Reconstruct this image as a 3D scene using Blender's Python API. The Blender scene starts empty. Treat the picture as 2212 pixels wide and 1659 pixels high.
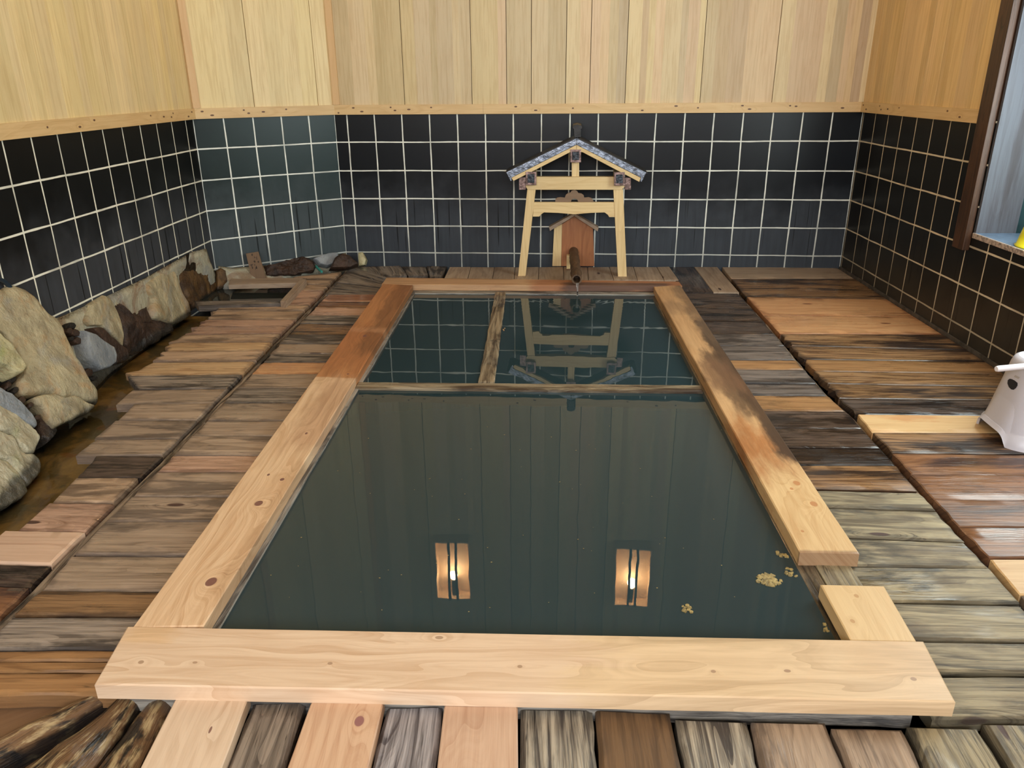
import bpy, bmesh, math, random
from mathutils import Vector, Matrix, noise as MN
PI = math.pi
C = bpy.context.scene.collection
SC = bpy.context.scene
random.seed(7)

# ------------------------------------------------------------------ camera
F_PX, PITCH, YAW, ROLL = 1666.013, 0.37419, 0.07866, -0.00825
ORG = Vector((1.62911, -5.7571, 1.29723))
cp, sp = math.cos(PITCH), math.sin(PITCH); cy, sy = math.cos(YAW), math.sin(YAW)
RIGHT = Vector((cy, sy, 0)); FWD = Vector((-sy * cp, cy * cp, -sp)); UP = Vector((-sy * sp, cy * sp, cp))
cr, sr = math.cos(ROLL), math.sin(ROLL)
R2 = RIGHT * cr + UP * sr; U2 = UP * cr - RIGHT * sr
cam_d = bpy.data.cameras.new('camera'); cam = bpy.data.objects.new('camera', cam_d); C.objects.link(cam)
cam_d.sensor_width = 36; cam_d.sensor_fit = 'HORIZONTAL'; cam_d.lens = F_PX / 2212 * 36; cam_d.clip_start = 0.05
m = Matrix.Identity(4)
for i in range(3):
    m[i][0] = R2[i]; m[i][1] = U2[i]; m[i][2] = -FWD[i]; m[i][3] = ORG[i]
cam.matrix_world = m
SC.camera = cam

# ------------------------------------------------------------------ world, lights, exposure
SC.view_settings.view_transform = 'Standard'; SC.view_settings.look = 'None'
SC.view_settings.gamma = 1; SC.view_settings.use_curve_mapping = False
SC.view_settings.exposure = 0.0
w = bpy.data.worlds.new('world'); SC.world = w; w.use_nodes = True
w.node_tree.nodes['Background'].inputs[0].default_value = (0.62, 0.80, 1.0, 1)
w.node_tree.nodes['Background'].inputs[1].default_value = 1.2

def area(name, loc, target, sx, sy_, power, col):
    l = bpy.data.lights.new(name, 'AREA'); l.shape = 'RECTANGLE'; l.size = sx; l.size_y = sy_
    l.energy = power; l.color = col
    o = bpy.data.objects.new(name, l); C.objects.link(o); o.location = loc
    d = Vector(target) - Vector(loc); o.rotation_euler = d.to_track_quat('-Z', 'Z').to_euler()
    return o
area('daylight_front_window', (1.5, -7.6, 2.15), (1.5, 0, 0.9), 4.0, 1.5, 180, (0.985, 0.985, 1.0))
area('daylight_right_window', (3.80, -2.65, 1.42), (0.9, -2.4, 0.75), 1.7, 1.5, 72, (0.84, 0.95, 0.94))

# ------------------------------------------------------------------ calibrated lines of sight (place things on real planes)
def ray(x, y):
    X, Y = x - 1106, y - 829.5
    return (R2 * (X / F_PX) - U2 * (Y / F_PX) + FWD)
def onz(x, y, z=0.0):
    d = ray(x, y); return ORG + d * ((z - ORG.z) / d.z)
def ony(x, y, Y=0.0):
    d = ray(x, y); return ORG + d * ((Y - ORG.y) / d.y)
def onplane(x, y, p0, n):
    d = ray(x, y); return ORG + d * ((Vector(p0) - ORG).dot(n) / d.dot(n))

# ------------------------------------------------------------------ object helpers
def obj(name, bm, mat, parent=None, smooth=False, loc=None):
    me = bpy.data.meshes.new(name)
    bm.normal_update(); bm.to_mesh(me); bm.free()
    if smooth:
        for p in me.polygons: p.use_smooth = True
    for mt in (mat if isinstance(mat, (list, tuple)) else [mat]): me.materials.append(mt)
    o = bpy.data.objects.new(name, me); C.objects.link(o)
    if parent: o.parent = parent
    return o
def empty(name, loc=(0, 0, 0)):
    o = bpy.data.objects.new(name, None); C.objects.link(o); o.location = loc
    return o
def tag(o, label, cat, group=None, kind=None):
    if label: o['label'] = label
    if cat: o['category'] = cat
    if group: o['group'] = group
    if kind: o['kind'] = kind
    return o
def structure(o): o['kind'] = 'structure'; return o
def origin_to_base(o):
    """put a mesh object's origin at the middle of its foot"""
    me = o.data; vs = [v.co for v in me.vertices]
    c = Vector(((min(v.x for v in vs) + max(v.x for v in vs)) / 2, (min(v.y for v in vs) + max(v.y for v in vs)) / 2, min(v.z for v in vs)))
    me.transform(Matrix.Translation(-c)); o.location = c
    return o
def parent_keep(root, kids):
    for k in kids:
        k.parent = root; k.matrix_parent_inverse = Matrix.Translation(-Vector(root.location))

# ------------------------------------------------------------------ node helpers
class NT:
    def __init__(s, name):
        s.m = bpy.data.materials.new(name); s.m.use_nodes = True; s.t = s.m.node_tree
        s.b = s.t.nodes['Principled BSDF']; s.out = s.t.nodes['Material Output']
    def n(s, typ, **kw):
        nd = s.t.nodes.new(typ)
        for k, v in kw.items(): setattr(nd, k, v)
        return nd
    def put(s, sock, v):
        if v is None: return
        if hasattr(v, 'is_output') or isinstance(v, bpy.types.NodeSocket): s.t.links.new(v, sock)
        else:
            if isinstance(v, tuple) and len(v) == 3 and sock.type == 'RGBA': v = (*v, 1)
            sock.default_value = v
    def math(s, op, a, b=None, c=None, clamp=False):
        nd = s.n('ShaderNodeMath', operation=op); nd.use_clamp = clamp
        s.put(nd.inputs[0], a); s.put(nd.inputs[1], b); s.put(nd.inputs[2], c); return nd.outputs[0]
    def vmath(s, op, a, b=None):
        nd = s.n('ShaderNodeVectorMath', operation=op); s.put(nd.inputs[0], a); s.put(nd.inputs[1], b); return nd.outputs[0]
    def mix(s, f, a, b, mode='MIX'):
        nd = s.n('ShaderNodeMix', data_type='RGBA', blend_type=mode); nd.clamp_factor = True
        s.put(nd.inputs[0], f); s.put(nd.inputs[6], a); s.put(nd.inputs[7], b); return nd.outputs[2]
    def mixf(s, f, a, b):
        nd = s.n('ShaderNodeMix', data_type='FLOAT'); s.put(nd.inputs[0], f); s.put(nd.inputs[2], a); s.put(nd.inputs[3], b); return nd.outputs[0]
    def noise(s, vec, scale=1.0, detail=4.0, rough=0.5, dist=0.0):
        nd = s.n('ShaderNodeTexNoise'); s.put(nd.inputs['Vector'], vec); nd.inputs['Scale'].default_value = scale
        nd.inputs['Detail'].default_value = detail; nd.inputs['Roughness'].default_value = rough; nd.inputs['Distortion'].default_value = dist
        return nd.outputs[0]
    def sstep(s, x, a, b):
        nd = s.n('ShaderNodeMapRange', interpolation_type='SMOOTHSTEP'); s.put(nd.inputs[0], x)
        nd.inputs[1].default_value = a; nd.inputs[2].default_value = b; nd.inputs[3].default_value = 0; nd.inputs[4].default_value = 1
        return nd.outputs[0]
    def xyz(s, v):
        nd = s.n('ShaderNodeSeparateXYZ'); s.put(nd.inputs[0], v); return nd.outputs
    def comb(s, x, y, z=0.0):
        nd = s.n('ShaderNodeCombineXYZ'); s.put(nd.inputs[0], x); s.put(nd.inputs[1], y); s.put(nd.inputs[2], z); return nd.outputs[0]
    def bump(s, h, strength=0.3, dist=0.01, normal=None):
        nd = s.n('ShaderNodeBump'); nd.inputs['Strength'].default_value = strength; nd.inputs['Distance'].default_value = dist
        s.put(nd.inputs['Height'], h); s.put(nd.inputs['Normal'], normal); return nd.outputs[0]
    def uv(s): return s.n('ShaderNodeTexCoord').outputs['UV']
    def objco(s): return s.n('ShaderNodeTexCoord').outputs['Object']
    def rand(s): return s.n('ShaderNodeObjectInfo').outputs['Random']
    def final(s, col, rough=0.5, normal=None, spec=0.5, **kw):
        s.put(s.b.inputs['Base Color'], col); s.put(s.b.inputs['Roughness'], rough); s.put(s.b.inputs['Normal'], normal)
        s.b.inputs['Specular IOR Level'].default_value = spec
        for k, v in kw.items(): s.put(s.b.inputs[k], v)
        return s.m

def srgb(r, g, b):
    f = lambda c: (c / 255) / 12.92 if c / 255 <= 0.04045 else ((c / 255 + 0.055) / 1.055) ** 2.4
    return (f(r), f(g), f(b))

def wood(name, light, dark, ring=0.5, fine=0.35, stain=None, stain_amt=0.0, stain_lo=0.5, stain_scale=(2.2, 9.0),
         wet=0.0, rough=0.6, bump=0.25, knots=(), knot_col=None, rand_knots=0.0, tone=0.15, blot=None, blot_amt=0.0, blot_scale=(3.5, 8.0),
         zones=(), crack=0.0, dirt=None, use_rand=True, ringscale=9.0, attr=False):
    """UV: u runs along the grain in metres, v across it"""
    k = NT(name); uvn = k.uv(); xs = k.xyz(uvn); u, v = xs[0], xs[1]
    u0, v0 = u, v
    if use_rand:
        r = k.rand(); u = k.math('ADD', u, k.math('MULTIPLY', r, 41.0)); v = k.math('ADD', v, k.math('MULTIPLY', r, 173.0))
    P = k.comb(u, v)
    warp = k.noise(k.comb(k.math('MULTIPLY', u, 1.1), k.math('MULTIPLY', v, 7.0)), 1.0, 2.0, 0.5)
    phase = k.math('ADD', k.math('MULTIPLY', v, ringscale), k.math('MULTIPLY', warp, 3.2))
    kmask = None
    for (a, b, ra, rb) in knots:
        du = k.math('DIVIDE', k.math('SUBTRACT', u0, a), ra); dv = k.math('DIVIDE', k.math('SUBTRACT', v0, b), rb)
        d2 = k.math('ADD', k.math('MULTIPLY', du, du), k.math('MULTIPLY', dv, dv))
        far = k.math('DIVIDE', 1.0, k.math('ADD', 1.0, k.math('MULTIPLY', d2, 0.16)))
        phase = k.math('ADD', phase, k.math('MULTIPLY', far, 1.6 * min(1.0, (ra / 0.017) ** 2)))
        mk = k.math('SUBTRACT', 1.0, k.sstep(d2, 0.75, 1.15))
        kmask = mk if kmask is None else k.math('MAXIMUM', kmask, mk)
    if rand_knots:
        vo = k.n('ShaderNodeTexVoronoi', feature='F1', voronoi_dimensions='2D'); k.put(vo.inputs['Vector'], k.comb(k.math('MULTIPLY', u, 3.0), k.math('MULTIPLY', v, 9.0)))
        vo.inputs['Scale'].default_value = 1.0
        sel = k.math('GREATER_THAN', k.xyz(vo.outputs['Color'])[0], 1 - rand_knots)
        far = k.math('MULTIPLY', k.math('SUBTRACT', 1.0, k.sstep(vo.outputs['Distance'], 0.0, 0.5)), sel)
        phase = k.math('ADD', phase, k.math('MULTIPLY', far, 1.3))
        mk = k.math('MULTIPLY', k.math('SUBTRACT', 1.0, k.sstep(vo.outputs['Distance'], 0.07, 0.11)), sel)
        kmask = mk if kmask is None else k.math('MAXIMUM', kmask, mk)
    saw = k.math('FRACT', k.math('MULTIPLY', phase, 2.0))
    rings = k.math('POWER', saw, 2.5)
    soft = k.noise(k.comb(k.math('MULTIPLY', u, 1.6), k.math('MULTIPLY', phase, 6.0)), 1.0, 4.0, 0.6)
    fin = k.noise(k.comb(k.math('MULTIPLY', u, 7.0), k.math('MULTIPLY', v, 260.0)), 1.0, 3.0, 0.6)
    big = k.noise(k.comb(k.math('MULTIPLY', u, 1.5), k.math('MULTIPLY', v, 5.0)), 1.0, 3.0, 0.55)
    g = k.math('ADD', k.math('MULTIPLY', rings, ring * 0.6), k.math('MULTIPLY', k.sstep(soft, 0.35, 0.75), ring * 0.7))
    g = k.math('ADD', g, k.math('MULTIPLY', k.math('SUBTRACT', fin, 0.42), fine), clamp=True)
    mid = k.noise(k.comb(k.math('MULTIPLY', u, 3.2), k.math('MULTIPLY', v, 62.0), 2.2), 1.0, 4.0, 0.6)
    g = k.math('ADD', g, k.math('MULTIPLY', k.math('SUBTRACT', k.sstep(mid, 0.40, 0.62), 0.5), fine * 0.75), clamp=True)
    g = k.math('ADD', g, k.math('MULTIPLY', k.math('SUBTRACT', big, 0.5), 0.5), clamp=True)
    col = k.mix(g, light, dark)
    if blot:
        bn = k.noise(k.comb(k.math('MULTIPLY', u, blot_scale[0]), k.math('MULTIPLY', v, blot_scale[1]), 3.3), 1.0, 5.0, 0.6)
        col = k.mix(k.math('MULTIPLY', k.sstep(bn, 0.48, 0.66), blot_amt), col, blot)
    st = None
    if stain:
        sn = k.noise(k.comb(k.math('MULTIPLY', u, stain_scale[0]), k.math('MULTIPLY', v, stain_scale[1]), 7.7), 1.0, 6.0, 0.62, 0.3)
        sn = k.math('ADD', sn, k.math('MULTIPLY', k.math('SUBTRACT', fin, 0.5), 0.12))
        st = k.math('MULTIPLY', k.sstep(sn, stain_lo, stain_lo + 0.13), stain_amt)
        col = k.mix(st, col, stain)
    for (a, b, va, vb, zc, amt, soft_) in zones:        # a stretch of the board with its own stain
        nz = k.noise(k.comb(k.math('MULTIPLY', u0, 5.0), k.math('MULTIPLY', v0, 14.0), a * 3.1), 1.0, 5.0, 0.65)
        un = k.math('ADD', u0, k.math('MULTIPLY', k.math('SUBTRACT', nz, 0.5), soft_))
        vn = k.math('ADD', v0, k.math('MULTIPLY', k.math('SUBTRACT', nz, 0.5), soft_ * 0.35))
        e = soft_ * 0.18 + 0.004
        mu = k.math('MULTIPLY', k.sstep(un, a - e, a + e), k.math('SUBTRACT', 1.0, k.sstep(un, b - e, b + e)))
        e2 = e * 0.35
        mv = k.math('MULTIPLY', k.sstep(vn, va - e2, va + e2), k.math('SUBTRACT', 1.0, k.sstep(vn, vb - e2, vb + e2)))
        col = k.mix(k.math('MULTIPLY', k.math('MULTIPLY', mu, mv), amt), col, k.mix(k.math('MULTIPLY', g, 0.6), zc, tuple(c * 0.45 for c in zc)))
    if kmask is not None:
        col = k.mix(k.math('MULTIPLY', kmask, 0.92), col, knot_col or (0.055, 0.022, 0.018))
    if crack:
        cn = k.noise(k.comb(k.math('MULTIPLY', u, 1.4), k.math('MULTIPLY', v, 55.0), 1.7), 1.0, 3.0, 0.5)
        ck = k.math('MULTIPLY', k.math('SUBTRACT', 1.0, k.sstep(k.math('ABSOLUTE', k.math('SUBTRACT', cn, 0.5)), 0.0, 0.012)),
                    k.sstep(k.noise(k.comb(k.math('MULTIPLY', u, 2.0), k.math('MULTIPLY', v, 6.0), 9.1), 1.0, 2.0), 0.48, 0.6))
        col = k.mix(k.math('MULTIPLY', ck, crack), col, (0.012, 0.009, 0.007))
    if dirt is None: dirt = 0.65 if crack else 0.0
    if dirt:
        ad = k.n('ShaderNodeAttribute'); ad.attribute_name = 'dirt'
        dn = k.noise(k.comb(k.math('MULTIPLY', u, 7.0), k.math('MULTIPLY', v, 16.0), 4.4), 1.0, 5.0, 0.65)
        dm_ = k.sstep(k.math('ADD', k.xyz(ad.outputs['Color'])[0], k.math('MULTIPLY', k.math('SUBTRACT', dn, 0.5), 1.5)), 0.45, 1.0)
        col = k.mix(k.math('MULTIPLY', dm_, dirt), col, stain if stain else (0.05, 0.04, 0.03))
    if attr:
        at = k.n('ShaderNodeAttribute'); at.attribute_name = 'tint'
        col = k.mix(1.0, col, at.outputs['Color'], 'MULTIPLY')
    if use_rand and tone:
        r2 = k.math('FRACT', k.math('MULTIPLY', k.rand(), 57.3))
        tn = k.math('ADD', 1.0 - tone, k.math('MULTIPLY', r2, 2 * tone))
        cc = k.n('ShaderNodeCombineColor'); k.put(cc.inputs[0], tn); k.put(cc.inputs[1], tn); k.put(cc.inputs[2], tn)
        col = k.mix(1.0, col, cc.outputs[0], 'MULTIPLY')
    rg = k.math('ADD', rough - 0.08, k.math('MULTIPLY', fin, 0.16))
    if wet:
        wn = k.noise(k.comb(k.math('MULTIPLY', u, 2.0), k.math('MULTIPLY', v, 4.0), 5.5), 1.0, 4.0, 0.55)
        wm = k.sstep(wn, 0.62 - 0.3 * wet, 0.74 - 0.3 * wet)
        rg = k.mixf(k.math('MULTIPLY', wm, 0.95), rg, 0.12)
    h = k.math('ADD', k.math('MULTIPLY', fin, 0.5), k.math('MULTIPLY', g, -0.7))
    nrm = k.bump(h, bump, 0.004)
    return k.final(col, rg, nrm, 0.45)

# ------------------------------------------------------------------ materials
W = {}
def wd(key, *a, **kw): W[key] = wood('wood_' + key, *a, **kw)
DK = (0.014, 0.011, 0.010)
wd('new_pale', srgb(214, 190, 164), srgb(184, 154, 126), ring=0.45, fine=0.35, knots=((0.30, 0.085, 0.009, 0.007), (0.11, 0.115, 0.010, 0.003)), knot_col=srgb(120, 84, 76), tone=0.02, rough=0.5, bump=0.12)
wd('new_pink', srgb(208, 176, 150), srgb(176, 138, 112), ring=0.5, fine=0.45, rand_knots=0.0, tone=0.05, rough=0.5, bump=0.12)
wd('new_knot', srgb(206, 172, 142), srgb(172, 128, 98), ring=0.5, fine=0.45, knots=((0.07, 0.125, 0.015, 0.011),), knot_col=srgb(138, 92, 92), tone=0.02, rough=0.5, bump=0.12)
wd('tan', srgb(198, 168, 138), srgb(140, 110, 86), ring=0.7, fine=0.6, stain=srgb(70, 54, 44), stain_amt=0.7, stain_lo=0.52, crack=0.8, rand_knots=0.2, tone=0.12, wet=0.25)
wd('pinktan', srgb(194, 158, 134), srgb(138, 104, 82), ring=0.6, fine=0.5, stain=srgb(84, 58, 44), stain_amt=0.6, stain_lo=0.55, crack=0.6, rand_knots=0.2, tone=0.1, wet=0.3)
wd('grey', srgb(152, 138, 124), srgb(84, 74, 66), ring=0.8, fine=0.7, stain=srgb(44, 37, 34), stain_amt=0.85, stain_lo=0.50, crack=0.9, tone=0.15, wet=0.35, bump=0.5)
wd('greyd', srgb(116, 104, 96), srgb(66, 58, 54), ring=0.8, fine=0.7, stain=srgb(38, 32, 30), stain_amt=0.85, stain_lo=0.50, crack=0.9, tone=0.12, wet=0.4, bump=0.5)
wd('dark', srgb(92, 76, 66), srgb(46, 36, 32), ring=0.8, fine=0.7, stain=srgb(24, 18, 16), stain_amt=0.9, stain_lo=0.46, crack=0.8, tone=0.15, wet=0.6, rough=0.45, bump=0.5)
wd('taupe', srgb(168, 146, 124), srgb(116, 97, 80), ring=0.6, fine=0.5, stain=srgb(84, 72, 64), stain_amt=0.75, stain_lo=0.53, crack=0.7, tone=0.1, wet=0.25, rand_knots=0.15, bump=0.4)
wd('olive', srgb(166, 153, 122), srgb(94, 83, 64), ring=0.8, fine=0.7, stain=srgb(58, 54, 46), stain_amt=0.9, stain_lo=0.51, stain_scale=(2.6, 7), crack=0.7, tone=0.08, wet=0.25, rand_knots=0.25, blot=srgb(70, 52, 40), blot_amt=0.5, bump=0.45)
wd('orange', srgb(170, 118, 80), srgb(112, 70, 44), ring=0.6, fine=0.5, stain=srgb(196, 160, 138), stain_amt=0.5, stain_lo=0.55, crack=0.3, tone=0.06, wet=0.75, rough=0.35, bump=0.15)
wd('amber', srgb(158, 118, 78), srgb(108, 74, 46), ring=0.6, fine=0.5, stain=srgb(66, 48, 34), stain_amt=0.75, stain_lo=0.54, crack=0.5, dirt=0.4, tone=0.10, wet=0.4, rough=0.4, bump=0.25)
wd('brownmix', srgb(146, 112, 78), srgb(84, 58, 40), ring=0.8, fine=0.7, stain=srgb(38, 29, 27), stain_amt=0.95, stain_lo=0.50, stain_scale=(1.5, 10), crack=0.8, tone=0.14, wet=0.5, rough=0.42, bump=0.35)
wd('redbrown', srgb(146, 104, 72), srgb(94, 62, 42), ring=0.6, fine=0.6, stain=srgb(62, 46, 42), stain_amt=0.9, stain_lo=0.52, stain_scale=(1.6, 7), crack=0.4, tone=0.1, wet=0.6, rough=0.40, bump=0.3, dirt=0.4)
wd('brightstrip', srgb(196, 150, 106), srgb(162, 108, 70), ring=0.5, fine=0.5, stain=srgb(124, 74, 46), stain_amt=0.6, stain_lo=0.58, stain_scale=(2.5, 14), crack=0.2, tone=0.05, rand_knots=0.3, knot_col=srgb(96, 44, 30), wet=0.35, rough=0.42, bump=0.12)
wd('cream', srgb(206, 172, 124), srgb(176, 134, 88), ring=0.5, fine=0.4, stain=srgb(184, 126, 78), stain_amt=0.6, stain_lo=0.50, tone=0.05, rough=0.5, bump=0.12)
wd('lightold', srgb(205, 172, 130), srgb(150, 112, 76), ring=0.7, fine=0.6, stain=srgb(92, 66, 46), stain_amt=0.6, stain_lo=0.57, crack=0.9, tone=0.06, wet=0.2, bump=0.4)
wd('platform', srgb(170, 148, 126), srgb(126, 104, 84), ring=0.5, fine=0.4, rand_knots=0.12, tone=0.1, rough=0.55, bump=0.15, stain=srgb(100, 76, 58), stain_amt=0.3)
wd('rotten', srgb(112, 84, 58), srgb(60, 46, 36), ring=0.2, fine=0.6, stain=srgb(26, 25, 26), stain_amt=0.97, stain_lo=0.50, stain_scale=(8, 12), crack=1.0, dirt=0.9, tone=0.08, wet=0.7, rough=0.35, bump=1.0, blot=srgb(186, 164, 122), blot_amt=0.75, blot_scale=(16, 26))
wd('ridged', srgb(176, 166, 148), srgb(70, 64, 60), ring=1.0, fine=0.9, stain=srgb(60, 56, 52), stain_amt=0.6, stain_lo=0.52, crack=0.9, tone=0.08, bump=1.0, ringscale=14)
wd('greyridged', srgb(172, 166, 166), srgb(80, 74, 76), ring=0.9, fine=0.8, stain=srgb(62, 54, 52), stain_amt=0.7, stain_lo=0.52, crack=0.5, tone=0.05, bump=0.6)
wd('brown', srgb(112, 86, 60), srgb(74, 56, 40), ring=0.5, fine=0.7, stain=srgb(54, 42, 32), stain_amt=0.5, stain_lo=0.56, tone=0.03, bump=0.25, rand_knots=0.1, dirt=0.5)
wd('joist', srgb(146, 128, 108), srgb(66, 55, 46), ring=0.9, fine=0.9, stain=srgb(22, 18, 16), stain_amt=0.9, stain_lo=0.48, crack=0.8, tone=0.05, wet=0.4, bump=0.6)
wd('sheet', srgb(122, 92, 66), srgb(96, 68, 46), ring=0.3, fine=0.3, stain=srgb(88, 70, 58), stain_amt=0.4, stain_lo=0.5, tone=0.02, wet=0.3, rough=0.45, bump=0.1)
wd('hinoki', srgb(226, 198, 146), srgb(198, 162, 106), ring=0.45, fine=0.4, rand_knots=0.05, tone=0.05, rough=0.5, bump=0.1, ringscale=14)
wd('cedar_red', srgb(176, 116, 72), srgb(140, 82, 48), ring=0.6, fine=0.4, tone=0.04, rough=0.5, bump=0.12, zones=((0.0, 0.06, -1, 1, srgb(92, 50, 30), 0.7, 0.1),), use_rand=False)
wd('grooved_dull', srgb(134, 108, 84), srgb(112, 88, 66), ring=0.4, fine=0.3, tone=0.03, rough=0.6, bump=0.1)
wd('post_dark', srgb(78, 50, 32), srgb(38, 24, 16), ring=0.8, fine=0.6, tone=0.03, rough=0.45, bump=0.3)
wd('jamb_grey', srgb(92, 94, 102), srgb(70, 68, 72), ring=0.3, fine=0.4, stain=srgb(56, 44, 42), stain_amt=0.5, stain_lo=0.52, stain_scale=(0.8, 12), tone=0.0, rough=0.7, bump=0.08)
wd('underbeam', srgb(158, 152, 142), srgb(72, 67, 64), ring=0.8, fine=0.9, stain=srgb(46, 46, 48), stain_amt=0.8, stain_lo=0.52, crack=0.7, tone=0.05, wet=0.4, bump=0.6, dirt=0.15)
wd('tubwood', srgb(112, 98, 78), srgb(50, 42, 32), ring=0.7, fine=0.8, stain=srgb(26, 22, 18), stain_amt=0.8, stain_lo=0.48, tone=0.05, wet=0.8, rough=0.3, bump=0.4)
wd('floatplank', srgb(150, 136, 112), srgb(84, 68, 50), ring=0.9, fine=0.7, stain=srgb(44, 26, 16), stain_amt=0.8, stain_lo=0.50, tone=0.0, wet=0.5, bump=0.5, rand_knots=0.2)
wd('spout', srgb(104, 78, 54), srgb(60, 42, 28), ring=0.5, fine=0.6, stain=srgb(34, 24, 18), stain_amt=0.5, tone=0.0, wet=0.3, bump=0.4)
wd('panel', srgb(236, 216, 172), srgb(204, 174, 122), ring=0.22, fine=0.55, rough=0.45, bump=0.05, use_rand=False, attr=True, ringscale=22, blot=srgb(190, 156, 104), blot_amt=0.12)
wd('rail', srgb(222, 190, 138), srgb(194, 154, 100), ring=0.4, fine=0.35, knots=tuple((x, 1.115 + 0.03 + dy, 0.007 + 0.003 * ((i * 7) % 3), 0.005) for i, (x, dy) in enumerate(((-0.05, -0.02), (0.06, 0.012), (0.12, -0.012), (0.33, 0.014), (0.36, -0.006), (0.46, 0.0), (0.62, 0.012), (1.22, 0.014), (1.36, -0.01), (1.62, 0.002), (2.1, -0.014), (2.33, 0.012), (2.48, 0.0), (2.78, 0.012), (2.83, -0.01), (3.1, 0.01), (3.14, 0.006), (3.45, -0.006)))), knot_col=srgb(84, 44, 30), rough=0.5, bump=0.1, use_rand=False)
wd('ceiling', srgb(196, 172, 130), srgb(160, 132, 92), ring=0.5, fine=0.3, tone=0.0, use_rand=False)
# rim boards, each with its own knots and water stains (u from the front end, in metres)
KC = srgb(112, 70, 66)
RH = 0.05
def board_uv(A, B, D, px, h=RH):
    """where a point seen on a board lies along / across it (metres)"""
    p = onz(px[0], px[1], h) - A; e = (B - A).normalized(); nv_ = (D - A) - e * (D - A).dot(e); nv_.normalize()
    return (p.dot(e), p.dot(nv_))
def traced(A, B, D, lst, h=RH):
    return tuple((*board_uv(A, B, D, (x, y), h), ru, rv) for x, y, ru, rv in lst)
F_A, F_B, F_D = onz(275, 1352, RH + 0.003), onz(1995, 1384, RH + 0.003), onz(203, 1478, RH + 0.003)
L_A, L_B, L_D = onz(285, 1356, RH), onz(827, 613, RH), onz(440, 1352, RH)
R_A, R_B, R_D = onz(1857, 1195, RH), onz(1470, 616, RH), onz(1728, 1192, RH)
S_A, S_B, S_D = onz(1981, 1387, RH), onz(1910, 1265, RH), onz(1838, 1384, RH)
def uL(x, y): return board_uv(L_A, L_B, L_D, (x, y))[0]
def uR(x, y): return board_uv(R_A, R_B, R_D, (x, y))[0]
wd('rim_front', srgb(222, 196, 168), srgb(194, 160, 128), ring=0.75, fine=0.35, use_rand=False, rough=0.45, bump=0.12, ringscale=6.0, knot_col=srgb(168, 138, 112),
   knots=traced(F_A, F_B, F_D, [(940, 1377, 0.010, 0.006), (1111, 1440, 0.006, 0.005), (290, 1430, 0.007, 0.006), (407, 1431, 0.006, 0.004), (700, 1433, 0.006, 0.005), (1530, 1451, 0.006, 0.005), (1690, 1450, 0.008, 0.005), (1965, 1468, 0.007, 0.006)], RH + 0.003),
   zones=((1.25, 1.62, -0.1, 0.035, srgb(160, 136, 110), 0.55, 0.25), (1.72, 2.1, -0.1, 0.13, srgb(196, 150, 112), 0.5, 0.25), (1.1, 2.1, -0.1, 0.4, srgb(222, 194, 150), 0.55, 0.5), (0.0, 0.12, -0.1, 0.06, srgb(214, 172, 120), 0.5, 0.15)))
wd('rim_left', srgb(222, 190, 154), srgb(190, 150, 112), ring=0.8, fine=0.4, use_rand=False, rough=0.42, bump=0.15, ringscale=9, knot_col=KC,
   knots=traced(L_A, L_B, L_D, [(463, 1260, 0.020, 0.016), (563, 1089, 0.017, 0.014), (614, 1037, 0.010, 0.008), (582, 1027, 0.008, 0.005), (664, 937, 0.009, 0.005), (787, 726, 0.020, 0.010), (752, 808, 0.008, 0.006)]),
   zones=((uL(690, 816), 3.9, -1, 1, srgb(182, 122, 72), 0.92, 0.04), (uL(700, 800), uL(770, 700), -1, 1, srgb(156, 92, 50), 0.55, 0.8), (uL(740, 760), 3.9, 0.10, 0.4, srgb(110, 72, 44), 0.6, 0.35), (uL(570, 960), uL(690, 816), 0.07, 0.4, srgb(186, 144, 112), 0.6, 0.5), (uL(745, 718), uL(752, 708), -1, 1, srgb(206, 156, 116), 0.35, 0.12), (0.1, uL(640, 1000), 0.16, 0.4, srgb(186, 146, 108), 0.5, 0.2)))
wd('rim_right', srgb(218, 186, 138), srgb(190, 148, 100), ring=0.6, fine=0.45, use_rand=False, rough=0.42, bump=0.15, ringscale=8, knot_col=srgb(186, 130, 84),
   knots=traced(R_A, R_B, R_D, [(1720, 1044, 0.016, 0.012), (1757, 1089, 0.016, 0.012), (1729, 1148, 0.006, 0.005), (1708, 1056, 0.008, 0.006)]),
   zones=((uR(1775, 1030), 3.9, -1, 1, srgb(190, 146, 102), 0.75, 0.5), (uR(1740, 1010), uR(1680, 920), 0.02, 0.4, srgb(168, 108, 60), 0.85, 0.9),
          (uR(1745, 1000), uR(1540, 690), -0.1, 0.055, srgb(62, 46, 38), 0.95, 0.30), (uR(1640, 900), uR(1560, 760), -0.1, 0.11, srgb(84, 62, 46), 0.85, 0.45), (uR(1620, 850), uR(1560, 780), 0.02, 0.17, srgb(112, 80, 58), 0.75, 0.5),
          (uR(1560, 740), 3.9, -0.1, 0.06, srgb(110, 88, 68), 0.7, 0.5), (uR(1520, 680), uR(1500, 650), -0.1, 0.3, srgb(120, 92, 68), 0.45, 0.6), (-0.02, 0.008, -0.1, 0.4, srgb(112, 80, 72), 0.6, 0.02)))
wd('rim_back', srgb(190, 152, 114), srgb(150, 110, 78), ring=0.5, fine=0.5, use_rand=False, rough=0.5, bump=0.15,
   zones=((1.0, 2.1, -1, 1, srgb(158, 100, 66), 0.75, 0.3), (1.2, 1.9, 0.07, 0.2, srgb(84, 66, 60), 0.8, 0.2)))
wd('rim_short', srgb(220, 190, 142), srgb(198, 162, 114), ring=0.5, fine=0.35, use_rand=False, rough=0.45, bump=0.1, ringscale=7,
   knots=traced(S_A, S_B, S_D, [(1850, 1285, 0.008, 0.006), (1838, 1338, 0.008, 0.006)]), knot_col=srgb(190, 148, 100))

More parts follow.
